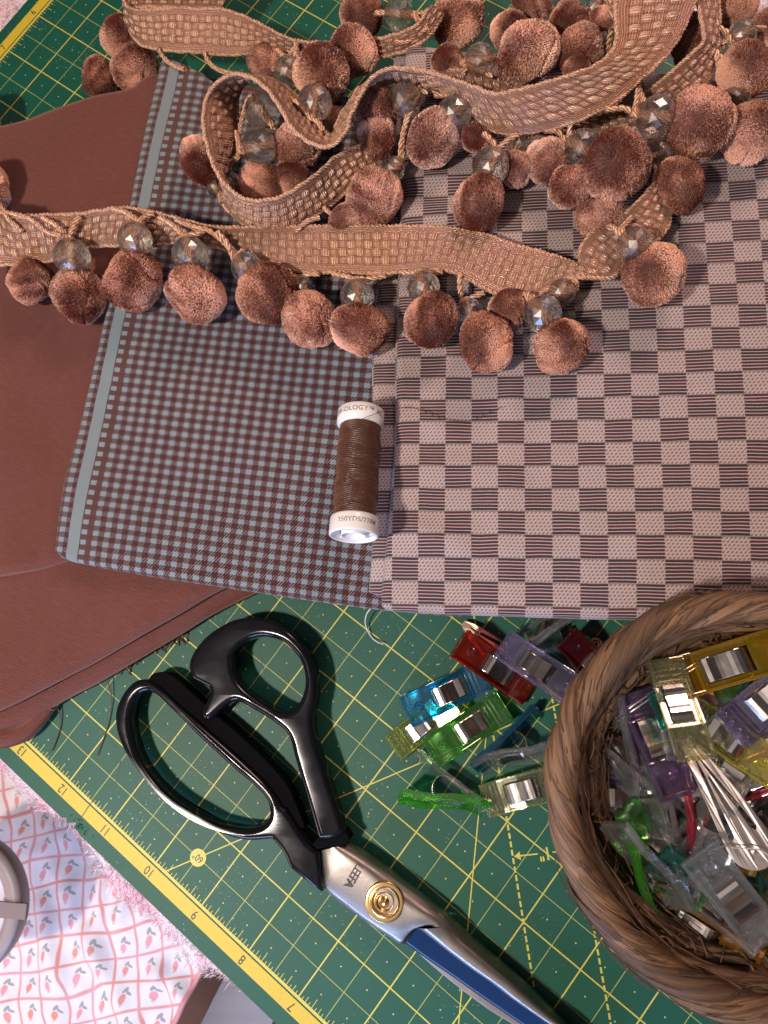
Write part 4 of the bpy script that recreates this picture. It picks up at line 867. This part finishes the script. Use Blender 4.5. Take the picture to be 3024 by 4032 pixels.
clip((1500, 1740), (1410, 1860), 'amber', 'amber', 'amber sewing clip in the shade between the clear and pink ones', 15, GI, 2.9, 2.9)
clip((1640, 1900), (1560, 1760), 'teal', 'clear', 'teal and clear sewing clip under the round end of the silver hair clip', -20, GI, 3.2, 3.3)
clip((1672, 1690), (1640, 1800), 'lilac', 'clear', 'clear lilac sewing clip on edge at the right edge beside the hair clip', 60, GI, 4.1, 4.1)
clip((1420, 1480), (1560, 1500), 'green', 'green', 'green sewing clip deep between the yellow-orange and smoky clear ones', 10, GI, 3.1, 3.2)
clip((1560, 1590), (1640, 1500), 'navy', 'navy', 'deep blue sewing clip under the pale yellow one in the basket', 10, GI, 3.3, 3.4)
for a_, b_, cu, cl, rl, z_, nm in (((1380, 1770), (1460, 1870), 'clear', 'clear', 15, 3.3, 'clear sewing clip between the bright green clip and the silver bell'), ((1620, 1600), (1560, 1700), 'clear', 'clear', -15, 3.9, 'clear sewing clip right of the upper half of the silver hair clip'),
        ((1400, 1560), (1500, 1640), 'clear', 'teal', 30, 3.4, 'clear and teal sewing clip crossing behind the purple one'), ((1650, 1760), (1560, 1800), 'clear', 'green', 20, 4.0, 'clear and green sewing clip under the round end of the hair clip on its right'),
        ((1350, 1840), (1460, 1900), 'green', 'clear', 10, 2.9, 'green and clear sewing clip low beside the bright green one'), ((1550, 1500), (1450, 1530), 'teal', 'clear', -10, 3.6, 'teal and clear sewing clip just below the yellow-orange one'),
        ((1560, 1920), (1470, 1850), 'teal', 'clear', 30, 3.7, 'teal and clear sewing clip left of the large clear one'), ((1430, 1660), (1530, 1730), 'clear', 'clear', -20, 3.6, 'clear sewing clip between the purple one and the silver hair clip'),
        ((1330, 1600), (1400, 1680), 'clear', 'clear', 25, 3.1, 'clear sewing clip low against the left basket wall beside the purple one'), ((1640, 1870), (1540, 1830), 'clear', 'clear', 5, 4.1, 'clear sewing clip directly below the rivet of the silver hair clip')):
    clip(a_, b_, cu, cl, nm, rl, GI, z_, z_+.2)
for i, (a_, b_, cu, nm) in enumerate((((1330, 1640), (1400, 1800), 'clear', 'pale clear sewing clip at the very bottom left of the basket pile'), ((1420, 1600), (1540, 1700), 'clear', 'clear sewing clip at the bottom of the basket under the purple and silver ones'),
        ((1450, 1900), (1340, 1830), 'olive', 'smoky sewing clip at the bottom of the basket under the bright green one'), ((1600, 1700), (1500, 1600), 'maroon', 'maroon sewing clip at the bottom of the basket under the silver hair clip'),
        ((1620, 1980), (1500, 1960), 'amber', 'amber sewing clip at the very bottom of the basket below the orange one'), ((1460, 1560), (1350, 1600), 'amber', 'brownish amber sewing clip at the bottom of the basket under the purple one'),
        ((1560, 1850), (1680, 1800), 'green', 'green sewing clip at the bottom right of the basket pile'), ((1640, 1560), (1700, 1680), 'crimson', 'crimson sewing clip low at the right edge of the basket pile'))):
    clip(a_, b_, cu, 'clear', nm, RNG.uniform(-30, 30), GI, 1.7+RNG.uniform(0, .8), 1.7+RNG.uniform(0, .8))
g = G(); oc = at(1512, 1785, 3.9); lathe(g, [(.001, .38), (.18, .34), (.34, .18), (.40, .0), (.34, -.18), (.18, -.34), (.001, -.38)], oc, (0, .2, 1), 32); tag(obj('round_bell', g, CHROME), 'small round silver bell left of the round end of the silver hair clip', 'bell')
g = G(); P = np.array([at(1490, 1842, 4.9), at(1530, 1838, 5.15), at(1565, 1828, 5.35), at(1590, 1832, 5.45), at(1640, 1836, 5.5), at(1680, 1862, 5.5)]); rope(g, P, .028, .1, 2, k=8, step=.03); tag(obj('loose_thread', g, plain('grey_yarn', (.42, .40, .38), .8)), 'short grey thread draped across the silver hair clip in the basket', 'thread')
# ------------------------------------------------------------------ pompom trim
trim = empty('pompom_trim', at(900, 400, 0), label='long copper-brown woven braid trim with velvety pompoms and clear faceted beads, heaped over the folded cloths', cat='trim')
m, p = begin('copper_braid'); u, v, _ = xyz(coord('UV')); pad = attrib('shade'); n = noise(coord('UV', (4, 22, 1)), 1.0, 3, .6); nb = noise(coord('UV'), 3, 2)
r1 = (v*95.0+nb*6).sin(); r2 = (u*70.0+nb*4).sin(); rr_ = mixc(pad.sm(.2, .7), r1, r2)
lo = mixc(rr_*.5+.5, (.20, .070, .038), (.46, .21, .12)); hi = mixc(rr_*.5+.5, (.52, .25, .14), (1.0, .68, .45)); a = mixc(pad.sm(.12, .75), lo, hi); a = mixc(n.sm(.5, .8)*.5, a, (.30, .11, .06)); a = mixc(noise(coord('Object', 100), .18, 2).sm(.4, .65)*.45, a, (.42, .23, .20))  # dark gaps: browner yarn, with crevice shade also painted in
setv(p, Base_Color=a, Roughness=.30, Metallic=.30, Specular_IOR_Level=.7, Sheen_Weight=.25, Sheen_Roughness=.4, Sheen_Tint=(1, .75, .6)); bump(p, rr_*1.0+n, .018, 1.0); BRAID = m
m, p = begin('copper_cord'); u, v, _ = xyz(coord('UV')); st_ = ((v*6.0+u*48.0)).sin(); setv(p, Base_Color=mixc(st_*.5+.5, (.22, .075, .04), (.92, .55, .35)), Roughness=.38, Specular_IOR_Level=.6, Sheen_Weight=.3, Sheen_Tint=(1, .75, .6)); bump(p, st_, .01, .8); CORD = m
BL = .36                                                                     # side of one woven block
def weave(u, v, Wd):
    """height and pad mask of the basket weave; u along, v across (cm)"""
    e = .27; inn = (v > e) & (v < Wd-e); nb_ = max(3, round((Wd-2*e)/.27)); bw = (Wd-2*e)/nb_
    i, j = np.floor(u/BL), np.floor((v-e)/bw); fu, fv = u/BL-i, (v-e)/bw-j
    par = ((i+j) % 2 == 0)
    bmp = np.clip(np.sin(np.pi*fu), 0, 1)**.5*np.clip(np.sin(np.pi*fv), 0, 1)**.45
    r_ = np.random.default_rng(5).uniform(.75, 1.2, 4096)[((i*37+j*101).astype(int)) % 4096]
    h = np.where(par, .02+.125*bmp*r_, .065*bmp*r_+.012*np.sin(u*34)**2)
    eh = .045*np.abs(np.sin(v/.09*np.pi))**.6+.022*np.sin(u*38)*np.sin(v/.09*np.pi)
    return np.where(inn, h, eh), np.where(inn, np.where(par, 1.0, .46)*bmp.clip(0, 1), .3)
def ribbon(pairs, seed=0, wid=None):
    pr = np.array([np.r_[at(a[0], a[1], a[2]), at(b[0], b[1], b[2])] for a, b in pairs])
    mid = (pr[:, :3]+pr[:, 3:])/2; L = length(spline(mid, 300)); n = int(L/.036); C = spline(pr, n)
    Am, Bm = C[:, :3], C[:, 3:]; mid = (Am+Bm)/2; uu = np.r_[0, np.cumsum(np.linalg.norm(np.diff(mid, axis=0), axis=1))]
    m_ = 44; s = np.linspace(0, 1, m_)[None, :, None]; Pm = Am[:, None]*(1-s)+Bm[:, None]*s
    W0 = 1.72; vv = np.linspace(0, W0, m_)
    # a strip seen on edge still has its full width in cloth coordinates; it bows a little
    wv = np.linalg.norm(Am-Bm, axis=1); Tn = np.gradient(Pm, axis=0); Sn = np.gradient(Pm, axis=1); N = np.cross(Sn, Tn); N /= np.linalg.norm(N, axis=2)[..., None]+1e-9
    mn = N[:, m_//2, 2]; 
    N = N*np.where(mn.mean() < 0, -1, 1)
    for _ in range(6): N[1:-1] = (N[:-2]+N[1:-1]+N[2:])/3
    N /= np.linalg.norm(N, axis=2)[..., None]+1e-9
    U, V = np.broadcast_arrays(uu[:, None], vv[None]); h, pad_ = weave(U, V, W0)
    lump = .05*vnoise(np.stack([U*.9, V*.9], -1), seed+40, 1.6)
    k_ = np.clip(wv/1.0, .25, 1)[:, None]
    top = Pm+N*((h+.03)*k_+lump)[..., None]; h2_, pad2 = weave(U+BL, V, W0); bot = Pm-N*((h2_+.03)*k_-lump)[..., None]
    g = G(); uv = np.stack([U, V], -1); g.grid(top, 0, uv); g.grid(bot, 0, uv, flip=True)
    e = np.stack([top[:, 0], bot[:, 0]], 1); g.grid(e, 0, np.zeros(e.shape[:2]+(2,))); e = np.stack([bot[:, -1], top[:, -1]], 1); g.grid(e, 0, np.zeros(e.shape[:2]+(2,)))
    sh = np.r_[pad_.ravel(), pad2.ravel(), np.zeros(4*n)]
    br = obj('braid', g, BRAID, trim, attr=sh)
    g = G()
    for Eg in (Am, Bm):
        q = Eg[::6]; w_ = np.stack([np.cos(uu[::6]*9), np.sin(uu[::6]*9), np.sin(uu[::6]*7)], 1)*.015; rope(g, q+w_, .088, .34, 2, k=10, step=.04)
    obj('edge_cord', g, CORD, br)
    return Am, Bm
def PR(*r): return [((a, b, c), (d, e, f)) for a, b, c, d, e, f in r]
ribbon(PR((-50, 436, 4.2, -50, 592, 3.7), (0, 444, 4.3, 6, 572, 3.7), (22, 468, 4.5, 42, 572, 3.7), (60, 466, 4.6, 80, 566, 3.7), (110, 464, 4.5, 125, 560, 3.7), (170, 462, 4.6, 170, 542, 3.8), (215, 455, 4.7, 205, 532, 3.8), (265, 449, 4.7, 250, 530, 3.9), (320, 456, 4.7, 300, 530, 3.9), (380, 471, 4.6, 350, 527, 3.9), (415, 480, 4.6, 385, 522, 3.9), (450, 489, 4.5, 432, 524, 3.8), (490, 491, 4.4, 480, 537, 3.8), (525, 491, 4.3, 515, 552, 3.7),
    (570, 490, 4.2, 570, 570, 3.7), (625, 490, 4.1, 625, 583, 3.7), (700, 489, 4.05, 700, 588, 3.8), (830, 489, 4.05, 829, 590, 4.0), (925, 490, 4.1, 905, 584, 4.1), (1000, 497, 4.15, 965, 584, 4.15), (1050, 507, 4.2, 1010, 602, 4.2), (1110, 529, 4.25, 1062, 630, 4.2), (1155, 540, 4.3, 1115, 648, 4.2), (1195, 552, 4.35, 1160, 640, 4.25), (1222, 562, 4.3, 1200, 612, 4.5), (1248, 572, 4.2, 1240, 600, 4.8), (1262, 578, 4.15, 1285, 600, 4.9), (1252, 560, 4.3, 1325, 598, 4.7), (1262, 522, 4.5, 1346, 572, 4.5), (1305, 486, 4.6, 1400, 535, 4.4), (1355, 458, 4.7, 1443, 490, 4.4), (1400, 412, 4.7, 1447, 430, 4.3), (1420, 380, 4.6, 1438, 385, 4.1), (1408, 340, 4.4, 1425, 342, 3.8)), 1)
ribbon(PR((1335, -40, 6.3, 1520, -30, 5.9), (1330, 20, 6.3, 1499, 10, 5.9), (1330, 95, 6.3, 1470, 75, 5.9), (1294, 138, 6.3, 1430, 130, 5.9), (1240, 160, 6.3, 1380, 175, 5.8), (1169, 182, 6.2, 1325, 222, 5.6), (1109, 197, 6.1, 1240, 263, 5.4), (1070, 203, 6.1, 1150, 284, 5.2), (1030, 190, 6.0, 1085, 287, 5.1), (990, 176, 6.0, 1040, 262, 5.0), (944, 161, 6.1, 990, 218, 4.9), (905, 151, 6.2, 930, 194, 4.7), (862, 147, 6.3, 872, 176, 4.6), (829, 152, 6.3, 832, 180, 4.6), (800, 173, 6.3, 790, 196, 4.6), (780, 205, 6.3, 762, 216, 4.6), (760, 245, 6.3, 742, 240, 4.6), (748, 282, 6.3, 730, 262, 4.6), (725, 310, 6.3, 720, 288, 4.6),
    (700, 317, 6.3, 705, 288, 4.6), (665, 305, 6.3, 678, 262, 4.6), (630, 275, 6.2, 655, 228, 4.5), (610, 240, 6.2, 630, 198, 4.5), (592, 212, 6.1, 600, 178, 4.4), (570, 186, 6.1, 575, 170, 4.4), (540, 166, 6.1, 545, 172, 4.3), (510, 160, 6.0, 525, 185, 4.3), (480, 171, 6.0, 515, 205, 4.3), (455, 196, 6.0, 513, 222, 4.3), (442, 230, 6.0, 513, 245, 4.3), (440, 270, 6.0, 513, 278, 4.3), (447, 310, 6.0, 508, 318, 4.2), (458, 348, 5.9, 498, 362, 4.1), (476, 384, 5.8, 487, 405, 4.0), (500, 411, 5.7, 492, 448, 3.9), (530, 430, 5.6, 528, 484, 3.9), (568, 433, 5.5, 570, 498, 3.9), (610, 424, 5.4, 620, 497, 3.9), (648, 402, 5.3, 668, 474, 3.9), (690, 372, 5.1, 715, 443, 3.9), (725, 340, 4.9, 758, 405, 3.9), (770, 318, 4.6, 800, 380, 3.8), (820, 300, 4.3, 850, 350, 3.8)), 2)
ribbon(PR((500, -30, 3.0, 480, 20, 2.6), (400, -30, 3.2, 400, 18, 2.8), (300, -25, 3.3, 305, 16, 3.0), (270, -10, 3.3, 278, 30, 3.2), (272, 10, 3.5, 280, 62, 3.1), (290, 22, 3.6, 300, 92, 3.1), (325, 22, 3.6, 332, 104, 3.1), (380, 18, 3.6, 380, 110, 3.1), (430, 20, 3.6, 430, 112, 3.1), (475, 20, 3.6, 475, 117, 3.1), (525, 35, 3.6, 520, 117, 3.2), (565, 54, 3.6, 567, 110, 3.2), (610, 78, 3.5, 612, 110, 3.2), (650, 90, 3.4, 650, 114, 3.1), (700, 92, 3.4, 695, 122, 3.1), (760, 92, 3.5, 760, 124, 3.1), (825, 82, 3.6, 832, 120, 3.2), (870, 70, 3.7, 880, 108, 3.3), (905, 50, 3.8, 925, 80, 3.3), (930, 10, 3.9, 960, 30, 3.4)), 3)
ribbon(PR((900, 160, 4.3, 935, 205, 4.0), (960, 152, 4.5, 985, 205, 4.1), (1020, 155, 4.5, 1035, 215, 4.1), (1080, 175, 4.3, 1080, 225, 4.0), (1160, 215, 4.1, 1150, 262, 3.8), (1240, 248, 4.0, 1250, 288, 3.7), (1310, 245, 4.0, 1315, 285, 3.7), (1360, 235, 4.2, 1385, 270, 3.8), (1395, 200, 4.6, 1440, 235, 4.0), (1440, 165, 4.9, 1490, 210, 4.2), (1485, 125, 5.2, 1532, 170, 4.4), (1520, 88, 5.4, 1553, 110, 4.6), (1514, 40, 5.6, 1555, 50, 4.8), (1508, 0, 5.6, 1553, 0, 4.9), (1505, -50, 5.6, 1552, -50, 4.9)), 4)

# pompoms: dense cut pile, thousands of short fibres standing out from the core
m, p = begin('velvet_tip'); sh_ = attrib('shade'); sepv = sh_.fr(); o_ = objrand()
a = mixc(sh_, (.070, .009, .005), (.46, .13, .065)); a = mixc(sh_.gt(.84), a, (.90, .55, .42)); a = mixc(o_*.30, a, (.16, .04, .03))  # pile highlights and dark lay painted into the fibre colour
setv(p, Base_Color=a, Roughness=.5, Specular_IOR_Level=.3, Sheen_Weight=.2, Sheen_Roughness=.35, Sheen_Tint=(1, .6, .5)); TIP = m
m, p = begin('velvet_side'); sh_ = attrib('shade'); a = mixc(sh_, (.16, .030, .017), (1.0, .60, .44)); setv(p, Base_Color=a, Roughness=.38, Specular_IOR_Level=.7, Sheen_Weight=.6, Sheen_Roughness=.35, Sheen_Tint=(1, .7, .55)); SIDE = m  # paler fibre sides: sheen of the pile put into the colour
m, p = begin('velvet_core'); setv(p, Base_Color=(.16, .045, .028), Roughness=.9); CORE = m
def pompom_mesh(seed, nf=12500):
    r = np.random.default_rng(seed); i = np.arange(nf)+.5; ph = np.arccos(1-2*i/nf); th = np.pi*(1+5**.5)*i
    d = np.stack([np.cos(th)*np.sin(ph), np.sin(th)*np.sin(ph), np.cos(ph)], 1); d += r.normal(0, .018, d.shape); d /= np.linalg.norm(d, axis=1)[:, None]
    def rad(q):
        z = q[:, 2]; lump = .055*vnoise(q, seed*3+1, 2.2)+.025*vnoise(q, seed*3+2, 5); dim = -.16*np.exp(-((1-np.abs(z))/.10)); squ = -.09*z**2
        cle = -.07*np.exp(-(vnoise(q, seed*3+3, 1.6)/.10)**2); return 1+lump+dim+squ+cle
    comb = r.normal(size=3); comb /= np.linalg.norm(comb); whorl = np.cross([0, 0, 1.0], d)*r.choice([-1, 1])*.10
    t = d+comb*.58+whorl+.10*np.stack([vnoise(d, seed*7+k, 3) for k in range(3)], 1)+r.normal(0, .05, d.shape); t /= np.linalg.norm(t, axis=1)[:, None]
    R_ = rad(d)+r.normal(0, .012, nf)+r.choice([0, .02], nf, p=[.97, .03]); base = d*(R_*.80)[:, None]; tip = base+t*(R_*.20)[:, None]
    s1 = np.cross(t, r.normal(size=(nf, 3))); s1 /= np.linalg.norm(s1, axis=1)[:, None]; s2_ = np.cross(t, s1); w0, w1_ = .009, .0145
    V = []
    for c_, w_ in ((base, w0), (tip, w1_)):
        for k in range(3): a = 2*np.pi*k/3; V.append(c_+w_*(math.cos(a)*s1+math.sin(a)*s2_))
    V = np.stack(V, 1).reshape(-1, 3); f = []; mi = []
    for q in range(nf):
        b = q*6; f += [(b, b+1, b+4, b+3), (b+1, b+2, b+5, b+4), (b+2, b, b+3, b+5), (b+3, b+4, b+5)]; mi += [1, 1, 1, 0]
    shd = np.clip(.38+.62*vnoise(d, seed*5, 1.3)+.25*vnoise(d, seed*5+9, 4)+r.normal(0, .24, nf), 0, 1); sh = np.repeat(shd, 6)
    g = G(); g.add(V, f, mi)
    bm = bmesh.new(); bmesh.ops.create_icosphere(bm, subdivisions=4, radius=1); q = np.array([x.co[:] for x in bm.verts]); q /= np.linalg.norm(q, axis=1)[:, None]; q = q*(rad(q)*.90)[:, None]
    g.add(q, [tuple(x.index for x in y.verts) for y in bm.faces], 2); bm.free(); sh = np.r_[sh, np.zeros(len(q))]
    o = obj('pompom', g, [TIP, SIDE, CORE], smooth=False, local=True, attr=sh); me = o.data; bpy.data.objects.remove(o); return me
PMS = [pompom_mesh(s) for s in range(5)]
def pompom(px, py, z, rx, ry, k, tilt=None, toward=None):
    c = at(px, py, z); dep = np.dot(c-CAM, -RC[:, 2]); sx, sy = rx*K*dep/F, ry*K*dep/F; r_ = np.random.default_rng(abs(int(px*7+py)))
    o = bpy.data.objects.new('pompom', PMS[k % 5]); COL.objects.link(o); o.parent = trim
    e = Euler((r_.uniform(0, 6.3), r_.uniform(0, 6.3), r_.uniform(0, 6.3))) if tilt is None else Euler((math.radians(tilt[0]), math.radians(tilt[1]), r_.uniform(0, 6.3)))
    Rm = e.to_matrix().to_4x4(); Sc = Matrix.Diagonal((sx*1.02, sy*1.02, (sx+sy)/2*.97, 1))
    o.matrix_local = Matrix.Translation(Vector((c-np.array(trim.location)/S)*S))@Sc@Rm; return c
POM = [(262, 80, 1.9, 40, 48), (214, 170, 1.0, 40, 45), (292, 148, 2.0, 50, 50), (437, 348, 3.9, 42, 58), (640, 316, 4.2, 54, 50), (566, 398, 4.1, 50, 42), (628, 388, 3.9, 48, 34), (578, 138, 2.6, 48, 40), (695, 160, 4.3, 60, 64), (762, 112, 3.6, 52, 56),
    (808, 240, 4.6, 52, 58), (812, 298, 4.4, 48, 48), (808, 425, 4.4, 58, 66), (752, 470, 4.0, 44, 32), (716, 262, 3.6, 38, 34), (782, 32, 2.2, 52, 42), (989, 45, 2.0, 58, 58), (1100, 66, 3.2, 40, 50), (1140, 114, 5.1, 70, 70), (1228, 55, 4.3, 56, 42), (1250, 108, 4.9, 52, 50), (1246, 150, 4.9, 36, 26), (965, 137, 4.3, 46, 32), (1150, 4, 3.0, 50, 30),
    (1300, 50, 4.4, 32, 38), (1492, 95, 4.2, 42, 66), (1588, 20, 3.8, 40, 56), (1662, 60, 3.8, 36, 46), (1612, 152, 4.9, 60, 62), (1514, 264, 5.3, 68, 74), (1622, 288, 4.6, 62, 70), (1330, 358, 5.6, 69, 75), (1466, 402, 4.6, 48, 66), (1236, 402, 4.7, 50, 57), (1180, 347, 4.6, 44, 52), (1292, 470, 4.5, 50, 46), (1035, 438, 4.6, 60, 62), (1114, 366, 4.5, 30, 48), (935, 300, 4.7, 60, 60), (1026, 295, 4.4, 34, 38),
    (1412, 592, 4.9, 70, 68), (1212, 746, 4.6, 58, 64), (1050, 739, 4.6, 62, 69), (1096, 668, 4.3, 44, 42), (932, 692, 4.6, 61, 64), (777, 711, 4.3, 63, 63), (667, 689, 4.0, 57, 71), (578, 636, 4.1, 66, 67), (424, 634, 4.2, 67, 67), (289, 608, 4.0, 67, 69), (172, 638, 3.5, 58, 64), (67, 608, 3.4, 56, 46), (-42, 396, 3.6, 56, 60), (-60, 260, 1.6, 62, 62), (1385, 22, 4.4, 40, 40), (880, 480, 3.6, 30, 20)]
for k, (x, y, z, rx, ry) in enumerate(POM[:-1]): pompom(x, y, z, rx, ry, k*3+k//5)

# faceted beads, each threaded on a twisted cord
m = bpy.data.materials.new('crystal'); m.use_nodes = True; nt = m.node_tree; X.nt = nt; nt.nodes.remove(nt.nodes['Principled BSDF'])
gs = nt.nodes.new('ShaderNodeBsdfGlass'); gs.inputs['IOR'].default_value = 1.42; gs.inputs['Roughness'].default_value = .0; gs.inputs['Color'].default_value = (1.0, .97, .94, 1)
ts_ = nt.nodes.new('ShaderNodeBsdfTransparent'); ts_.inputs[0].default_value = (1.0, .95, .90, 1); mx = nt.nodes.new('ShaderNodeMixShader'); mx.inputs[0].default_value = .42
nt.links.new(gs.outputs[0], mx.inputs[1]); nt.links.new(ts_.outputs[0], mx.inputs[2]); gg_ = nt.nodes.new('ShaderNodeBsdfGlossy'); gg_.inputs['Roughness'].default_value = .16; m3 = nt.nodes.new('ShaderNodeMixShader'); m3.inputs[0].default_value = .17
gg_.inputs['Roughness'].default_value = .34; _lw = nt.nodes.new('ShaderNodeLayerWeight'); _lw.inputs[0].default_value = .5; _f = X(_lw.outputs['Facing']); _f = _f*_f*.55+.10; nt.links.new(_f.k, m3.inputs[0]); nt.links.new(mx.outputs[0], m3.inputs[1]); nt.links.new(gg_.outputs[0], m3.inputs[2]); nt.links.new(m3.outputs[0], nt.nodes['Material Output'].inputs[0]); CRYS = m
def bead_mesh():
    g = G(); nt_ = 12; rings = [(-.86, .46), (-.62, .76), (-.30, .95), (0.02, 1.0), (.32, .95), (.62, .76), (.86, .46)]; V = []; 
    for i, (z, r) in enumerate(rings): a = 2*np.pi*(np.arange(nt_)+(i % 2)*.5)/nt_; V.append(np.stack([r*np.cos(a), r*np.sin(a), z+0*a], 1))
    f = []
    for i in range(len(rings)-1):
        for k in range(nt_):
            a, b = i*nt_+k, i*nt_+(k+1) % nt_; c, d = (i+1)*nt_+k, (i+1)*nt_+(k+1) % nt_
            if i % 2 == 0: f += [(a, b, c), (b, d, c)]
            else: f += [(a, b, d), (a, d, c)]
    n = len(rings)*nt_; V.append([[0, 0, -.90], [0, 0, .90]])
    for k in range(nt_): f += [(n, (k+1) % nt_, k), (n+1, (len(rings)-1)*nt_+k, (len(rings)-1)*nt_+(k+1) % nt_)]
    g.add(np.vstack(V), f); o = obj('bead', g, CRYS, smooth=False, local=True); me = o.data; bpy.data.objects.remove(o); return me
BM = bead_mesh()
def bead(px, py, z, r, d):
    c = at(px, py, z); dep = np.dot(c-CAM, -RC[:, 2]); s = r*K*dep/F; d = np.array(d, float); d /= np.linalg.norm(d)
    o = bpy.data.objects.new('bead', BM); COL.objects.link(o); o.parent = trim
    o.matrix_local = Matrix.Translation(Vector((c-np.array(trim.location)/S)*S))@Vector(d).to_track_quat('Z', 'X').to_matrix().to_4x4()@Matrix.Diagonal((s, s, s*1.02, 1)); return c, s
# (bead x, y, z, r | pompom it ends in | points on the braid the cord comes from)
TS = [((155, 554, 4.4, 40), (172, 612, 3.9), [(92, 470, 4.7), (172, 468, 4.8)]), ((292, 518, 5.0, 38), (289, 575, 4.5), [(245, 452, 4.9), (330, 462, 4.9)]), ((410, 549, 4.9, 39), (424, 600, 4.6), [(345, 470, 4.9), (448, 494, 4.8)]),
    ((532, 578, 4.3, 34), (570, 610, 4.3), [(470, 500, 4.7), (525, 540, 4.3)]), ((655, 622, 3.7, 26), (667, 650, 4.0), [(690, 592, 4.0), (625, 588, 3.9)]), ((772, 640, 4.3, 38), (777, 690, 4.3), [(720, 592, 4.0), (832, 596, 4.1)]),
    ((915, 620, 4.6, 36), (932, 665, 4.6), [(872, 590, 4.2), (955, 588, 4.3)]), ((1015, 672, 4.2, 28), (1045, 710, 4.6), [(995, 594, 4.3), (1045, 632, 4.3)]), ((1172, 678, 5.0, 42), (1205, 725, 4.8), [(1120, 640, 4.5), (1150, 645, 4.5)]),
    ((1213, 632, 4.5, 31), (1120, 670, 4.4), [(1235, 605, 4.7), (1180, 628, 4.5)]), ((1370, 530, 5.3, 40), (1405, 570, 5.0), [(1316, 490, 4.9), (1365, 470, 4.9)]), ((1060, 360, 5.0, 41), (1040, 415, 4.8), [(1045, 288, 5.2), (1118, 290, 5.2)]),
    ((1258, 320, 5.0, 40), (1315, 345, 5.2), [(1175, 282, 5.2), (1232, 268, 5.3)]), ((1417, 252, 5.4, 43), (1490, 262, 5.4), [(1308, 238, 5.5), (1380, 182, 5.5)]), ((982, 246, 5.1, 39), (945, 285, 4.9), [(940, 205, 4.9), (1012, 240, 5.0)]),
    ((874, 216, 4.9, 37), (835, 250, 4.8), [(905, 192, 4.9), (925, 200, 4.9)]), ((1602, 76, 4.6, 31), (1650, 62, 4.2), [(1552, 60, 4.9), (1560, 100, 4.7)]), ((1594, 204, 4.5, 29), (1620, 260, 4.7), [(1545, 110, 4.9), (1560, 180, 4.6)]),
    ((680, 222, 5.1, 38), (690, 190, 4.9), [(618, 208, 5.2), (700, 285, 5.3)]), ((564, 240, 4.8, 36), (600, 290, 4.3), [(515, 300, 4.5), (548, 205, 5.3)]), ((560, 318, 4.9, 39), (615, 318, 4.5), [(512, 285, 4.6), (505, 345, 4.5)]),
    ((622, 155, 3.6, 32), (590, 150, 3.0), [(600, 108, 3.5), (640, 95, 3.6)]), ((862, 30, 2.8, 33), (800, 30, 2.6), [(905, 48, 3.8), (930, 25, 3.6)]), ((1037, 130, 4.9, 34), (1090, 120, 4.9), [(1000, 160, 4.6), (1065, 165, 4.7)]),
    ((1122, 308, 4.5, 27), (1115, 345, 4.5), [(1110, 290, 4.9), (1160, 285, 4.9)]), ((497, 398, 3.6, 26), (465, 370, 3.9), [(485, 440, 3.9), (500, 425, 4.0)]), ((848, 366, 4.4, 28), (815, 400, 4.5), [(870, 300, 4.6), (880, 250, 4.8)]),
    ((1305, 95, 4.6, 24), (1290, 70, 4.6), [(1330, 110, 5.5), (1322, 60, 5.6)]), ((1286, 14, 4.0, 26), (1250, 40, 4.3), [(1325, 10, 5.5), (1330, 40, 5.5)]), ((1425, 330, 4.5, 27), (1455, 375, 4.6), [(1400, 280, 4.3), (1440, 300, 4.2)]), ((466, 405, 3.6, 20), (440, 370, 3.9), [(480, 440, 3.9), (500, 460, 3.9)]),
    ((1200, 640, 3.9, 20), (1110, 665, 4.2), [(1225, 610, 4.4), (1190, 640, 4.4)])]
g = G()
for (bx, by, bz, r), pm, an in TS:
    c = at(bx, by, bz); q = at(*pm); d = q-c; d[2] *= .4; d /= np.linalg.norm(d); c, s = bead(bx, by, bz, r, d); top = c-d*s*1.0
    for k, a_ in enumerate(an):
        Pa = at(*a_); mid = (Pa+top)/2+np.array([RNG.normal(0, .05), RNG.normal(0, .05), .05])+(-1 if k else 1)*.04; side = np.array([-d[1], d[0], 0])*.07*(1 if k else -1)
        rope(g, np.array([Pa, mid, top+side, c+side*.8, c+d*s+side*.5, q]), .115, .50)
    hl = np.array([top+np.array([math.cos(t)*.13, math.sin(t)*.13, math.sin(t*2)*.04]) for t in np.linspace(0, 5.6, 9)]); rope(g, hl, .07, .30)
for pts in ([(340, 105, 3.3), (352, 122, 3.0), (372, 140, 2.9), (400, 150, 3.0)], [(440, 112, 3.3), (452, 135, 3.0), (475, 152, 3.1), (510, 160, 3.6)], [(600, 108, 3.4), (618, 128, 3.5), (640, 100, 3.7), (632, 140, 3.6)], [(1545, 110, 4.9), (1552, 140, 4.8), (1562, 175, 4.7)],
            [(0, 441, 4.5), (20, 474, 4.7), (48, 500, 4.5)], [(-10, 455, 4.6), (60, 470, 4.8), (100, 500, 4.6), (135, 508, 4.8)], [(380, 476, 4.8), (420, 490, 4.9), (455, 500, 4.8), (500, 540, 4.4)], [(700, 448, 4.1), (720, 462, 4.2), (748, 440, 4.2), (755, 420, 4.3)], [(640, 500, 4.0), (660, 480, 4.4), (690, 470, 4.3)],
            [(925, 60, 3.6), (900, 75, 3.5), (880, 90, 3.5), (850, 92, 3.6)], [(870, 300, 4.5), (880, 262, 4.8), (905, 205, 5.0)], [(1240, 250, 5.3), (1290, 245, 5.3), (1340, 215, 5.5)], [(1400, 150, 5.5), (1380, 180, 5.4), (1392, 222, 5.5)], [(1420, 330, 4.8), (1400, 350, 4.9), (1395, 385, 4.9)]):
    rope(g, np.array([at(*q) for q in pts]), .105, .46)
obj('hanging_cord', g, CORD, trim)
